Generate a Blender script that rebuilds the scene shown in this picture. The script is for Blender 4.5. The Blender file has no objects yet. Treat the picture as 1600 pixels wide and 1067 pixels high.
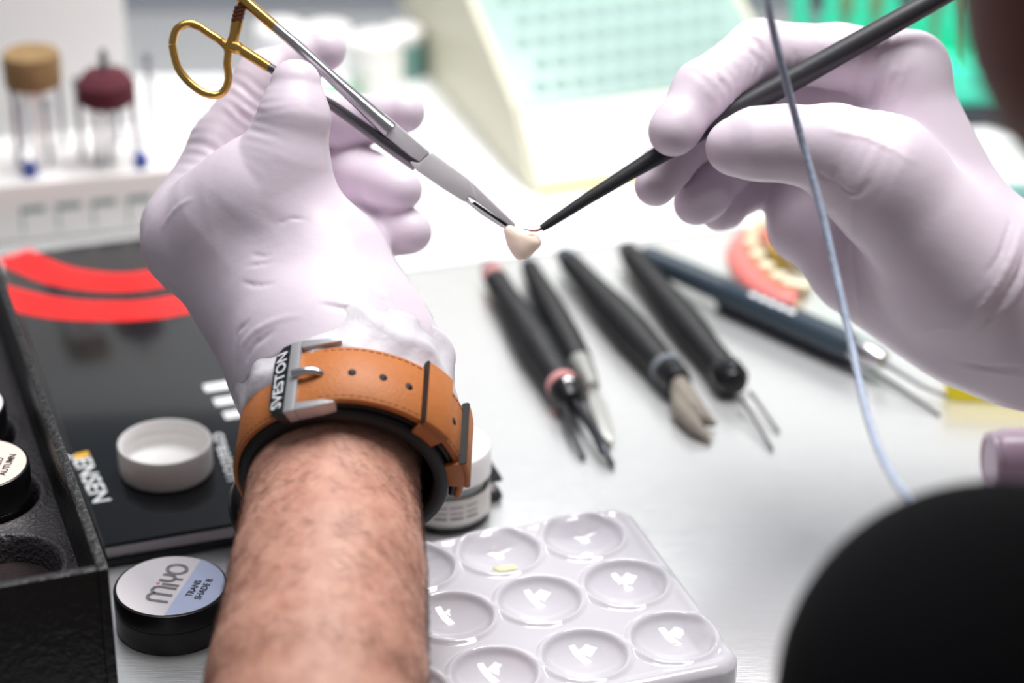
import bpy, bmesh, math, random
import numpy as np
from mathutils import Vector, Matrix

random.seed(7); np.random.seed(7)
SC = bpy.context.scene
COL = SC.collection

# ------------------------------------------------------------------ camera, world, lights, exposure
F, CX, CY = 4000.0, 800.0, 533.5          # focal length in pixels of a 1600 px wide frame
TH = math.radians(27.5)                    # downward pitch
H = 0.4513                                 # eye height above the worktop (z = 0)
CAM = Vector((0, 0, H))
FWD = Vector((0, math.cos(TH), -math.sin(TH)))
UPV = Vector((0, math.sin(TH), math.cos(TH)))
RGT = Vector((1, 0, 0))
cd = bpy.data.cameras.new('camera'); cam = bpy.data.objects.new('camera', cd); COL.objects.link(cam)
cam.location = CAM; cam.rotation_euler = (math.pi / 2 - TH, 0, 0)
cd.sensor_width = 36; cd.lens = 36 * F / 1600; cd.clip_start = 0.02; cd.clip_end = 20
cd.dof.use_dof = True; cd.dof.focus_distance = 0.778; cd.dof.aperture_fstop = 5.6
SC.camera = cam

wd = bpy.data.worlds.new('world'); SC.world = wd; wd.use_nodes = True
bg = wd.node_tree.nodes['Background']; bg.inputs[0].default_value = (0.93, 0.95, 1.0, 1); bg.inputs[1].default_value = 0.16

def area(name, loc, target, sx, sy, power, col=(1, 1, 1)):
    l = bpy.data.lights.new(name, 'AREA'); l.shape = 'RECTANGLE'; l.size = sx; l.size_y = sy
    l.energy = power; l.color = col
    o = bpy.data.objects.new(name, l); COL.objects.link(o)
    o.location = loc
    o.rotation_euler = (Vector(target) - Vector(loc)).to_track_quat('-Z', 'Y').to_euler()
    return o
area('bench_lamp', (0.14, 0.93, 0.80), (0.06, 0.88, 0.0), 0.70, 0.16, 6.8, (1.0, 0.985, 0.96))
area('ceiling_panel', (-0.12, 0.88, 1.85), (0.0, 0.8, 0.0), 0.7, 0.7, 14.5, (0.98, 0.98, 1.0))

SC.view_settings.view_transform = 'Standard'; SC.view_settings.look = 'None'
SC.view_settings.gamma = 1.0; SC.view_settings.use_curve_mapping = False
SC.view_settings.exposure = 0.18
SC.cycles.max_bounces = 8
SC.cycles.transparent_max_bounces = 8

# ------------------------------------------------------------------ picture -> place
def P(px, py, d):
    return CAM + d * (FWD + ((px - CX) / F) * RGT - ((py - CY) / F) * UPV)
def ray(px, py):
    return FWD + ((px - CX) / F) * RGT - ((py - CY) / F) * UPV
def G(px, py, z=0.0):
    r = ray(px, py); return CAM + r * ((z - H) / r.z)
def PV(px, py, p0, n):
    r = ray(px, py); return CAM + r * ((p0 - CAM).dot(n) / r.dot(n))

# ------------------------------------------------------------------ materials
def S(r, g, b):
    f = lambda c: (c / 255 / 12.92) if c / 255 <= 0.04045 else ((c / 255 + 0.055) / 1.055) ** 2.4
    return (f(r), f(g), f(b), 1)
def mat(name, col, rough=0.5, metal=0.0, bump=0.0, bscale=400.0, var=0.0, vscale=60.0, sss=0.0, sssr=(0.01, 0.005, 0.004),
        trans=0.0, ior=1.45, coat=0.0, spec=0.5, alpha=1.0, stretch=None, sheen=0.0, detail=3.0):
    m = bpy.data.materials.new(name); m.use_nodes = True
    nt = m.node_tree; b = nt.nodes['Principled BSDF']
    b.inputs['Base Color'].default_value = col; b.inputs['Roughness'].default_value = rough
    b.inputs['Metallic'].default_value = metal; b.inputs['IOR'].default_value = ior
    b.inputs['Transmission Weight'].default_value = trans; b.inputs['Coat Weight'].default_value = coat
    b.inputs['Specular IOR Level'].default_value = spec; b.inputs['Alpha'].default_value = alpha
    b.inputs['Sheen Weight'].default_value = sheen
    if sss:
        b.inputs['Subsurface Weight'].default_value = sss
        b.inputs['Subsurface Radius'].default_value = sssr; b.inputs['Subsurface Scale'].default_value = 1.0
    tc = nt.nodes.new('ShaderNodeTexCoord'); mp = nt.nodes.new('ShaderNodeMapping')
    nt.links.new(tc.outputs['Object'], mp.inputs[0])
    if stretch: mp.inputs['Scale'].default_value = stretch
    if var:
        n = nt.nodes.new('ShaderNodeTexNoise'); n.inputs['Scale'].default_value = vscale; n.inputs['Detail'].default_value = 4
        nt.links.new(mp.outputs[0], n.inputs['Vector'])
        mx = nt.nodes.new('ShaderNodeMix'); mx.data_type = 'RGBA'
        mx.inputs[6].default_value = tuple(c * (1 - var) for c in col[:3]) + (1,)
        mx.inputs[7].default_value = tuple(min(1, c * (1 + var)) for c in col[:3]) + (1,)
        nt.links.new(n.outputs['Fac'], mx.inputs[0]); nt.links.new(mx.outputs[2], b.inputs['Base Color'])
    if bump:
        n = nt.nodes.new('ShaderNodeTexNoise'); n.inputs['Scale'].default_value = bscale; n.inputs['Detail'].default_value = detail
        nt.links.new(mp.outputs[0], n.inputs['Vector'])
        bp = nt.nodes.new('ShaderNodeBump'); bp.inputs['Strength'].default_value = bump; bp.inputs['Distance'].default_value = 0.001
        nt.links.new(n.outputs['Fac'], bp.inputs['Height']); nt.links.new(bp.outputs[0], b.inputs['Normal'])
    return m

M = {}
M['steel_top'] = mat('brushed_steel_top', S(232, 233, 233), 0.25, 0.66, 0.12, 60, 0.05, 30, stretch=(1.5, 30, 1))
M['glove'] = mat('lilac_nitrile', S(220, 207, 219), 0.42, 0, 0.10, 260, 0.02, 40, sss=0.25, sssr=(0.006, 0.003, 0.004))
M['cuff'] = mat('thin_white_cuff', S(212, 207, 214), 0.45, 0, 0.6, 160, 0.02, 80, sss=0.3, sssr=(0.006, 0.005, 0.006))
M['leather'] = mat('tan_leather', S(186, 112, 58), 0.52, 0, 0.18, 900, 0.10, 260)
M['leather_edge'] = mat('dark_leather_edge', S(74, 36, 22), 0.7)
M['rubber'] = mat('black_rubber', S(24, 24, 27), 0.55, 0, 0.05, 900)
M['black_plastic'] = mat('black_plastic', S(20, 20, 23), 0.30, 0, 0.03, 500)
M['steel'] = mat('polished_steel', S(205, 204, 208), 0.24, 1.0, 0.04, 700)
M['steel_flat'] = mat('satin_steel', S(222, 218, 222), 0.42, 0.35, 0.04, 700)
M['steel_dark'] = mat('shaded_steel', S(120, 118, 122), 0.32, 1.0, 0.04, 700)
M['gun'] = mat('gunmetal', S(74, 76, 80), 0.36, 1.0, 0.1, 900)
M['buckle'] = mat('satin_buckle_steel', S(190, 191, 195), 0.36, 0.6, 0.05, 900)
M['gold'] = mat('gold_plating', S(226, 180, 98), 0.22, 1.0, 0.05, 600)
M['gold_dark'] = mat('worn_ratchet_gold', S(120, 78, 62), 0.4, 1.0)
M['lettering'] = mat('pale_print', S(214, 216, 220), 0.6)
M['black_print'] = mat('black_print', S(28, 28, 32), 0.6)
M['white_print'] = mat('white_print', S(240, 242, 244), 0.5)
M['grey_print'] = mat('grey_print', S(134, 130, 132), 0.6)
M['orange_print'] = mat('orange_print', S(240, 182, 40), 0.5)
M['red_print'] = mat('red_print', S(255, 34, 34), 0.35)
M['pink_print'] = mat('pink_print', S(240, 150, 160), 0.5)
M['gloss_black'] = mat('glossy_black_cover', S(20, 24, 28), 0.16, 0, 0.02, 60, coat=0.3)
M['page_white'] = mat('page_edges', S(240, 230, 236), 0.6, 0, 0.3, 900, stretch=(0.2, 0.2, 8))
M['leatherette'] = mat('black_leatherette', S(22, 22, 24), 0.42, 0, 0.8, 420, detail=2)
M['foam'] = mat('dark_grey_foam', S(76, 72, 75), 0.45, 0, 1.0, 700, 0.2, 900, detail=2)
M['pit'] = mat('dark_sponge', S(34, 20, 22), 0.9, 0, 1.0, 500, 0.5, 500)
M['white_plastic'] = mat('white_plastic', S(250, 247, 245), 0.38, 0, 0.02, 300, sss=0.1)
M['label_white'] = mat('label_paper', S(238, 232, 236), 0.5)
M['label_blue'] = mat('label_blue', S(196, 206, 238), 0.5, 0, 0, 1, 0.04, 200)
M['label_peach'] = mat('label_peach', S(240, 218, 208), 0.5)
M['ceramic'] = mat('white_glazed_ceramic', S(206, 203, 210), 0.07, 0, 0.04, 30, coat=0.4)
M['glass'] = mat('clear_glass', (0.95, 0.98, 0.96, 1), 0.03, 0, trans=1.0, ior=1.45)
M['water'] = mat('clear_liquid', (0.97, 0.98, 0.98, 1), 0.02, 0, trans=1.0, ior=1.33)
M['cream_fill'] = mat('white_paste', S(240, 240, 238), 0.5)
M['jar_label'] = mat('jar_label', S(222, 216, 212), 0.6, 0, 0, 1, 0.06, 500)
M['grip'] = mat('ribbed_black_grip', S(30, 31, 34), 0.5, 0, 0.3, 900, stretch=(1, 1, 1))
M['grip_blue'] = mat('slate_grip', S(52, 66, 78), 0.38, 0, 0.2, 900)
M['pink_ring'] = mat('pink_ring', S(214, 150, 150), 0.5)
M['grey_ring'] = mat('grey_ring', S(120, 126, 134), 0.4)
M['brush_handle'] = mat('matt_black_handle', S(46, 46, 50), 0.42, 0, 0.05, 500)
M['copper'] = mat('copper_hair', S(196, 128, 96), 0.35, 0.4)
M['tooth'] = mat('porcelain', S(246, 226, 212), 0.3, 0, 0.02, 300, 0.03, 200, sss=0.4, sssr=(0.004, 0.003, 0.002))
M['cord'] = mat('blue_grey_cord', S(172, 184, 206), 0.5, 0, 0.4, 500, 0.25, 250)
M['shirt'] = mat('black_cotton', S(15, 15, 18), 0.9, 0, 0.5, 900, 0.2, 20, spec=0.15)
M['hair'] = mat('dark_brown_hair', S(112, 60, 46), 0.6, 0, 1.0, 300, 0.3, 200)
M['arm_hair'] = mat('brown_arm_hair', S(110, 72, 56), 0.5)
M['eye'] = mat('eye_white', S(230, 225, 220), 0.2)
M['wall'] = mat('grey_wall', S(132, 136, 144), 0.7, 0, 0.1, 60)
M['floor'] = mat('grey_floor', S(120, 120, 118), 0.6, 0, 0.1, 60, 0.1, 8)
M['sheet'] = mat('white_paper', S(250, 250, 250), 0.6, 0, 0.05, 80)
M['cream'] = mat('cream_plastic', S(224, 222, 200), 0.45, 0, 0.03, 80)
M['cream_light'] = mat('pale_plastic', S(248, 248, 240), 0.45)
M['shaded_cream'] = mat('shaded_cream_edge', S(246, 222, 120), 0.5)  # cream plastic in shade, the shade put into the colour
M['mint'] = mat('mint_panel', S(166, 194, 187), 0.35, 0, 0.03, 80, 0.03, 40)
M['mint_dark'] = mat('mint_dimple', S(152, 180, 173), 0.5)
M['emerald'] = mat('emerald_plastic', S(84, 250, 212), 0.35, 0, 0.03, 80)
M['emerald_dark'] = mat('olive_rod', S(120, 160, 120), 0.4)
M['charcoal'] = mat('charcoal_plastic', S(64, 66, 76), 0.5)
M['tan_bristle'] = mat('tan_bristle', S(150, 122, 84), 0.9, 0, 1.0, 300, 0.35, 250)
M['maroon'] = mat('maroon_bristle', S(92, 40, 50), 0.9, 0, 1.0, 300, 0.3, 200)
M['rod'] = mat('bur_shank', S(150, 155, 165), 0.3, 1.0)
M['blue_plastic'] = mat('blue_plastic', S(96, 152, 222), 0.4)
M['deep_blue'] = mat('deep_blue_plastic', S(60, 84, 170), 0.4)
M['green_plastic'] = mat('green_plastic', S(112, 190, 146), 0.4)
M['teal'] = mat('teal_plastic', S(118, 160, 156), 0.4)
M['yellow'] = mat('bright_yellow', S(246, 226, 0), 0.45, sss=0.1)
M['lilac'] = mat('lilac_plastic', S(190, 168, 188), 0.3, 0, 0.05, 100, sss=0.2)
M['gum'] = mat('gum_pink', S(244, 128, 122), 0.35)
M['stone'] = mat('cream_stone', S(240, 228, 196), 0.6)
M['ochre'] = mat('ochre_block', S(172, 142, 64), 0.6)
M['clear_blade'] = mat('matt_blade', S(196, 196, 192), 0.35, 0.8)
M['bristle_grey'] = mat('taupe_bristle', S(140, 132, 122), 0.6, 0, 0.6, 500, 0.2, 300)
M['grey_text'] = mat('faded_green_print', S(150, 170, 166), 0.6)

# skin: mottled tan
def skin_mat():
    m = mat('tan_skin', S(206, 150, 124), 0.5, 0, 0.25, 500, sss=0.2, sssr=(0.006, 0.0025, 0.0015))
    nt = m.node_tree; b = nt.nodes['Principled BSDF']
    tc = nt.nodes.new('ShaderNodeTexCoord'); n = nt.nodes.new('ShaderNodeTexNoise'); n.inputs['Scale'].default_value = 160; n.inputs['Detail'].default_value = 6
    nt.links.new(tc.outputs['Object'], n.inputs['Vector'])
    cr = nt.nodes.new('ShaderNodeValToRGB')
    cr.color_ramp.elements[0].position = 0.3; cr.color_ramp.elements[0].color = S(184, 130, 112)
    cr.color_ramp.elements[1].position = 0.68; cr.color_ramp.elements[1].color = S(206, 156, 136)
    nt.links.new(n.outputs['Fac'], cr.inputs[0]); nt.links.new(cr.outputs[0], b.inputs['Base Color'])
    return m
M['skin'] = skin_mat()

# ------------------------------------------------------------------ object helpers
def obj(name, verts, faces, m, parent=None, smooth=True, world=True, **props):
    me = bpy.data.meshes.new(name)
    me.from_pydata([tuple(v) for v in verts], [], [tuple(f) for f in faces]); me.update()
    ms = m if isinstance(m, (list, tuple)) else [m]
    for x in ms: me.materials.append(M[x] if isinstance(x, str) else x)
    if smooth: me.polygons.foreach_set('use_smooth', [True] * len(me.polygons))
    o = bpy.data.objects.new(name, me); COL.objects.link(o)
    attach(o, parent)
    for k, v in props.items(): o[k] = v
    return o
def attach(o, parent):
    if parent is not None:
        o.parent = parent
        o.matrix_parent_inverse = Matrix.Translation(parent.location).inverted()   # every parent sits at its own location in the world
def tag(o, label, cat, group=None):
    o['label'] = label; o['category'] = cat
    if group: o['group'] = group
    return o
def thing(name, loc, label, cat, group=None):
    o = bpy.data.objects.new(name, None); COL.objects.link(o); o.location = loc; o.empty_display_size = 0.01
    return tag(o, label, cat, group)
def sharp(o, ang=40):
    me = o.data
    bm = bmesh.new(); bm.from_mesh(me)
    bmesh.ops.recalc_face_normals(bm, faces=bm.faces)
    for e in bm.edges:
        if len(e.link_faces) == 2 and e.calc_face_angle(0) > math.radians(ang): e.smooth = False
    bm.to_mesh(me); bm.free(); return o
def bevel(o, w, seg=2):
    bm = bmesh.new(); bm.from_mesh(o.data)
    bmesh.ops.remove_doubles(bm, verts=bm.verts, dist=1e-7)
    es = [e for e in bm.edges if len(e.link_faces) == 2 and e.calc_face_angle(0) > 0.5]
    bmesh.ops.bevel(bm, geom=es, offset=w, segments=seg, affect='EDGES', profile=0.6, clamp_overlap=True)
    bmesh.ops.recalc_face_normals(bm, faces=bm.faces)
    bm.to_mesh(o.data); bm.free(); return o

def frame(axis, hint=Vector((0, 0, 1))):
    a = axis.normalized(); u = a.cross(hint)
    if u.length < 1e-4: u = a.cross(Vector((1, 0, 0)))
    u.normalize(); v = u.cross(a).normalized(); return a, u, v
def tube_geo(pts, rads, n=12, caps=True, flat=None):
    """swept tube through world points; flat=(direction, factor) squashes the section along a direction"""
    pts = [Vector(p) for p in pts]; V = []; Fc = []; u = None
    for i, p in enumerate(pts):
        t = (pts[min(i + 1, len(pts) - 1)] - pts[max(i - 1, 0)]).normalized()
        if u is None: _, u, _v = frame(t)
        u = (u - t * u.dot(t)).normalized(); v = t.cross(u)
        r = rads[i] if isinstance(rads, (list, tuple)) else rads
        for k in range(n):
            a = 2 * math.pi * k / n; q = u * math.cos(a) * r + v * math.sin(a) * r
            if flat: q = q - flat[0] * q.dot(flat[0]) * (1 - flat[1])
            V.append(p + q)
    for i in range(len(pts) - 1):
        for k in range(n):
            a, b = i * n + k, i * n + (k + 1) % n; Fc.append((a, b, b + n, a + n))
    if caps:
        Fc.append(tuple(range(n))[::-1]); Fc.append(tuple((len(pts) - 1) * n + k for k in range(n)))
    return V, Fc
def tube(name, pts, rads, m, parent=None, n=12, flat=None, **k):
    V, Fc = tube_geo(pts, rads, n, True, flat); return sharp(obj(name, V, Fc, m, parent, **k), 50)
def spline(pts, sub=8):
    pts = [Vector(p) for p in pts]; out = []
    for i in range(len(pts) - 1):
        p0, p1, p2, p3 = pts[max(i - 1, 0)], pts[i], pts[i + 1], pts[min(i + 2, len(pts) - 1)]
        for j in range(sub):
            t = j / sub
            out.append(0.5 * ((2 * p1) + (p2 - p0) * t + (2 * p0 - 5 * p1 + 4 * p2 - p3) * t * t + (3 * p1 - p0 - 3 * p2 + p3) * t ** 3))
    out.append(pts[-1]); return out
def lathe_geo(base, axis, prof, n=40, squash=1.0):
    a, u, v = frame(Vector(axis)); V = []; Fc = []
    for (s, r) in prof:
        for k in range(n):
            t = 2 * math.pi * k / n; V.append(Vector(base) + a * s + u * (r * math.cos(t)) + v * (r * math.sin(t) * squash))
    for i in range(len(prof) - 1):
        for k in range(n):
            p, q = i * n + k, i * n + (k + 1) % n; Fc.append((p, q, q + n, p + n))
    Fc.append(tuple(range(n))[::-1]); Fc.append(tuple((len(prof) - 1) * n + k for k in range(n)))
    return V, Fc
def lathe(name, base, axis, prof, m, parent=None, n=40, squash=1.0, **k):
    V, Fc = lathe_geo(base, axis, prof, n, squash); return sharp(obj(name, V, Fc, m, parent, **k), 35)
def prism(name, poly, ext, m, parent=None, bev=0.0, seg=2, **k):
    """polygon of world points swept by vector ext"""
    n = len(poly); ext = Vector(ext)
    V = [Vector(p) for p in poly] + [Vector(p) + ext for p in poly]
    Fc = [tuple(range(n))[::-1], tuple(range(n, 2 * n))] + [(i, (i + 1) % n, n + (i + 1) % n, n + i) for i in range(n)]
    o = obj(name, V, Fc, m, parent, **k)
    if bev: bevel(o, bev, seg)
    return sharp(o, 30)
def box(name, c, ex, ey, ez, m, parent=None, bev=0.0, seg=2, **k):
    """c = centre of the bottom face, ex/ey/ez full edge vectors"""
    c, ex, ey, ez = map(Vector, (c, ex, ey, ez))
    return prism(name, [c - ex / 2 - ey / 2, c + ex / 2 - ey / 2, c + ex / 2 + ey / 2, c - ex / 2 + ey / 2], ez, m, parent, bev, seg, **k)
Z = Vector((0, 0, 1))

_txt = {}
def text_geo(s, bold=False):
    """2-D glyph mesh: vertices as (x, y), cap height 1, centred on x"""
    key = (s, bold)
    if key in _txt: return _txt[key]
    c = bpy.data.curves.new('t', 'FONT'); c.body = s; c.align_x = 'CENTER'; c.resolution_u = 3
    if bold: c.offset = 0.016
    o = bpy.data.objects.new('t', c); COL.objects.link(o)
    me = bpy.data.meshes.new_from_object(o.evaluated_get(bpy.context.evaluated_depsgraph_get()))
    v = np.array([w.co[:] for w in me.vertices]); f = [tuple(p.vertices) for p in me.polygons]
    bpy.data.objects.remove(o); bpy.data.curves.remove(c); bpy.data.meshes.remove(me)
    v = v[:, :2] / 0.69
    _txt[key] = (v, f); return _txt[key]
def text(name, s, origin, xd, yd, size, m, parent, width=None, bold=False, lift=0.00012, yoff=0.0):
    v, f = text_geo(s, bold); w = v[:, 0].max() - v[:, 0].min()
    sx = size if width is None else width / w
    xd, yd = Vector(xd).normalized(), Vector(yd).normalized(); n = xd.cross(yd).normalized()
    V = [Vector(origin) + xd * (a * sx) + yd * ((b + yoff) * size) + n * lift for a, b in v]
    return obj(name, V, f, m, parent, smooth=False)

# ------------------------------------------------------------------ implicit surfaces (hands, body)
class Field:
    def __init__(s, lo, hi, h):
        s.lo = np.array(lo, np.float32); s.h = h
        s.n = np.ceil((np.array(hi) - s.lo) / h).astype(int) + 1
        s.f = np.full(s.n, 0.05, np.float32)
    def new(s):
        g = Field.__new__(Field); g.lo, g.h, g.n = s.lo, s.h, s.n; g.f = np.full(s.n, 0.05, np.float32); return g
    def grid(s, blo, bhi):
        i0 = np.clip(np.floor((np.array(blo) - s.lo) / s.h).astype(int), 0, s.n); i1 = np.clip(np.ceil((np.array(bhi) - s.lo) / s.h).astype(int) + 1, 0, s.n)
        ax = [s.lo[k] + s.h * np.arange(i0[k], i1[k], dtype=np.float32) for k in range(3)]
        return (slice(i0[0], i1[0]), slice(i0[1], i1[1]), slice(i0[2], i1[2])), np.meshgrid(*ax, indexing='ij', sparse=True)
    @staticmethod
    def smin(a, b, k):
        if k <= 0: return np.minimum(a, b)
        h = np.maximum(k - np.abs(a - b), 0) / k
        return np.minimum(a, b) - h * h * k * 0.25
    def put(s, sl, d, k, mode='add'):
        if d.size == 0: return
        if mode == 'add': s.f[sl] = s.smin(s.f[sl], d, k)
        else: s.f[sl] = -s.smin(-s.f[sl], d, k)       # smooth subtraction
    def cap(s, a, b, ra, rb, k=0.004, wr=None, flat=None, mode='add'):
        a, b = np.array(a, np.float32), np.array(b, np.float32); pad = max(ra, rb) + max(k, 0.002) + 0.006
        sl, (X, Y, Zg) = s.grid(np.minimum(a, b) - pad, np.maximum(a, b) + pad)
        ab = b - a; L2 = float(ab @ ab) + 1e-12; L = math.sqrt(L2)
        px, py, pz = X - a[0], Y - a[1], Zg - a[2]
        t0 = (px * ab[0] + py * ab[1] + pz * ab[2]) / L2; t = np.clip(t0, 0, 1)
        qx, qy, qz = px - t * ab[0], py - t * ab[1], pz - t * ab[2]
        d2 = qx * qx + qy * qy + qz * qz
        if flat is not None:
            n, fac = flat; n = np.array(n, np.float32)
            dn = qx * n[0] + qy * n[1] + qz * n[2]; d2 = d2 + dn * dn * (1 / fac ** 2 - 1)
        d = np.sqrt(d2) - (ra + (rb - ra) * t)
        if wr:
            for (tc, amp, lam, wid, sk) in wr:
                side = np.sin((X * 1.0 + Y * 0.7 - Zg * 1.3) * 190 + sk)
                sx = (t0 - tc) * L
                g = np.exp(-(sx / wid) ** 2)
                ph = 2 * math.pi * sx / lam + 1.9 * side + sk; d = d - amp * 0.62 * g * (np.sin(ph) + 0.5 * np.sin(ph * 0.61 + 2.2 * side)) * (0.5 + 0.5 * np.sin((X - Y * 0.6 + Zg) * 210 + 2 * sk))
        s.put(sl, d.astype(np.float32), k, mode)
    def chain(s, pts, rads, k=0.005, wr=None):
        for i in range(len(pts) - 1): s.cap(pts[i], pts[i + 1], rads[i], rads[i + 1], k, wr[i] if wr else None)
    def ell(s, c, axes, radii, k=0.004, mode='add'):
        c = np.array(c, np.float32); R = max(radii); pad = R + k + 0.004
        sl, (X, Y, Zg) = s.grid(c - pad, c + pad)
        p = (X - c[0], Y - c[1], Zg - c[2]); k0 = 0; k1 = 0
        for ax, r in zip(axes, radii):
            q = p[0] * ax[0] + p[1] * ax[1] + p[2] * ax[2]; k0 = k0 + (q / r) ** 2; k1 = k1 + (q / r / r) ** 2
        k0 = np.sqrt(k0); k1 = np.sqrt(k1) + 1e-9
        s.put(sl, (k0 * (k0 - 1) / k1).astype(np.float32), k, mode)
    def cut(s, p, n):
        """remove the side n points to"""
        ax = [s.lo[k] + s.h * np.arange(s.n[k], dtype=np.float32) for k in range(3)]
        X, Y, Zg = np.meshgrid(*ax, indexing='ij', sparse=True)
        d = (X - p[0]) * n[0] + (Y - p[1]) * n[1] + (Zg - p[2]) * n[2]
        s.f = np.maximum(s.f, d.astype(np.float32))
    def at(s, p):
        q = (np.array(p) - s.lo) / s.h; i = np.floor(q).astype(int)
        if (i < 0).any() or (i >= s.n - 1).any(): return 1.0
        t = q - i; c = s.f[i[0]:i[0] + 2, i[1]:i[1] + 2, i[2]:i[2] + 2]
        c = c[0] * (1 - t[0]) + c[1] * t[0]; c = c[0] * (1 - t[1]) + c[1] * t[1]; return float(c[0] * (1 - t[2]) + c[1] * t[2])
    def skin(s, px, py, d0=0.70, d1=0.88):
        """depth of the first surface met at a picture point"""
        d = d0
        while d < d1:
            if s.at(P(px, py, d)) < 0: return d
            d += 0.0006
        return None
    def crease(s, pix, r, groove, taper=True):
        pts = spline([Vector((x, y, 0)) for x, y in pix], 6); q = []
        for p in pts:
            d = s.skin(p.x, p.y)
            if d is not None: q.append(P(p.x, p.y, d))
        if len(q) < 3: return
        A_ = np.array([p[:] for p in q], np.float32); wd = r * 0.95
        sl, (X, Y, Zg) = s.grid(A_.min(0) - 3 * wd, A_.max(0) + 3 * wd)
        best = np.full(s.f[sl].shape, 1.0, np.float32); par = np.zeros_like(best)
        for i in range(len(A_) - 1):
            a, ab = A_[i], A_[i + 1] - A_[i]; L2 = float(ab @ ab)
            if L2 > 6.4e-5 or L2 < 1e-12: continue
            t = np.clip(((X - a[0]) * ab[0] + (Y - a[1]) * ab[1] + (Zg - a[2]) * ab[2]) / L2, 0, 1)
            d = np.sqrt((X - a[0] - t * ab[0]) ** 2 + (Y - a[1] - t * ab[1]) ** 2 + (Zg - a[2] - t * ab[2]) ** 2)
            m = d < best; best = np.where(m, d, best); par = np.where(m, (i + t) / (len(A_) - 1), par)
        g = np.exp(-(best / wd) ** 2) * np.sin(math.pi * np.clip(par, 0.02, 0.98)) ** 0.7
        s.f[sl] += (0.00070 if groove else -0.00070) * (r / 0.0007) * g
    def mesh(s, smooth=1):
        f = s.f; f[0], f[-1] = 0.05, 0.05; f[:, 0], f[:, -1] = 0.05, 0.05; f[:, :, 0], f[:, :, -1] = 0.05, 0.05
        ins = f < 0; cnt = np.zeros(np.array(f.shape) - 1, np.uint8)
        for a in (0, 1):
            for b in (0, 1):
                for c in (0, 1):
                    cnt += ins[a:f.shape[0] - 1 + a, b:f.shape[1] - 1 + b, c:f.shape[2] - 1 + c]
        cells = np.argwhere((cnt > 0) & (cnt < 8))
        idm = np.full(cnt.shape, -1, np.int32); idm[tuple(cells.T)] = np.arange(len(cells))
        acc = np.zeros((len(cells), 3)); num = np.zeros(len(cells))
        C = [np.array(c) for c in np.ndindex(2, 2, 2)]
        for ax in range(3):
            for c in C:
                if c[ax]: continue
                e = c.copy(); e[ax] = 1
                fa = f[tuple((cells + c).T)]; fb = f[tuple((cells + e).T)]; m = (fa < 0) != (fb < 0)
                t = np.where(m, fa / np.where(m, fa - fb, 1), 0)
                q = np.tile(c.astype(float), (len(cells), 1)); q[:, ax] = t
                acc[m] += q[m]; num += m
        V = (cells + acc / num[:, None]) * s.h + s.lo
        faces = []
        for ax in range(3):
            o1, o2 = [(1, 2), (2, 0), (0, 1)][ax]
            sl0 = [slice(None)] * 3; sl1 = [slice(None)] * 3; sl0[ax] = slice(0, -1); sl1[ax] = slice(1, None)
            a, b = ins[tuple(sl0)], ins[tuple(sl1)]
            ed = np.argwhere(a != b)
            ok = (ed[:, o1] > 0) & (ed[:, o2] > 0) & (ed[:, o1] < f.shape[o1] - 1) & (ed[:, o2] < f.shape[o2] - 1); ed = ed[ok]
            flip = ~a[tuple(ed.T)]
            d1 = np.zeros(3, int); d1[o1] = 1; d2 = np.zeros(3, int); d2[o2] = 1
            q = np.stack([idm[tuple((ed - d1 - d2).T)], idm[tuple((ed - d2).T)], idm[tuple(ed.T)], idm[tuple((ed - d1).T)]], 1)
            q[flip] = q[flip][:, ::-1]; faces.append(q)
        Q = np.concatenate(faces)
        for _ in range(smooth):
            A = np.zeros_like(V); Nn = np.zeros(len(V))
            for i in range(4):
                j = Q[:, (i + 1) % 4]; np.add.at(A, Q[:, i], V[j]); np.add.at(A, j, V[Q[:, i]]); np.add.at(Nn, Q[:, i], 1); np.add.at(Nn, j, 1)
            V = V * 0.5 + 0.5 * A / Nn[:, None]
        return V, Q
def nobj(name, V, Q, m, parent=None, **props):
    me = bpy.data.meshes.new(name)
    me.vertices.add(len(V)); me.vertices.foreach_set('co', V.astype(np.float32).ravel())
    me.loops.add(len(Q) * 4); me.loops.foreach_set('vertex_index', Q.astype(np.int32).ravel())
    me.polygons.add(len(Q)); me.polygons.foreach_set('loop_start', np.arange(0, len(Q) * 4, 4, dtype=np.int32))
    me.polygons.foreach_set('loop_total', np.full(len(Q), 4, np.int32)); me.polygons.foreach_set('use_smooth', np.ones(len(Q), bool))
    me.update(calc_edges=True); me.validate()
    me.materials.append(M[m]); o = bpy.data.objects.new(name, me); COL.objects.link(o); attach(o, parent)
    for k, v in props.items(): o[k] = v
    return o

# ================================================================== SETTING
def structure(o): o['kind'] = 'structure'; return o
wallY = 1.235
structure(box('wall_back', (0.05, wallY + 0.03, -0.75), (2.4, 0, 0), (0, 0.06, 0), (0, 0, 2.2), 'wall'))
structure(box('trim_1', (0.05, wallY - 0.0025, 0.0), (2.0, 0, 0), (0, 0.005, 0), (0, 0, 0.035), 'wall'))
structure(box('added_reflector', (0.05, wallY - 0.003, 0.0352), (2.0, 0, 0), (0, 0.006, 0), (0, 0, 0.275), 'sheet', bev=0.001))  # white band added on the unseen wall for the worktop to reflect
structure(box('floor', (0.05, 0.4, -0.78), (3.0, 0, 0), (0, 3.0, 0), (0, 0, 0.03), 'floor'))
wt = thing('worktop', (0.05, 0.895, 0), 'long brushed stainless steel worktop under all the tools', 'worktop')
box('top', (0.05, 0.9, -0.03), (2.0, 0, 0), (0, 0.665, 0), (0, 0, 0.03), 'steel_top', wt, 0.003)
for x in (-0.85, 0.95):
    box('side_panel', (x, 0.9, -0.75), (0.03, 0, 0), (0, 0.6, 0), (0, 0, 0.72), 'wall', wt, 0.002)

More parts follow.
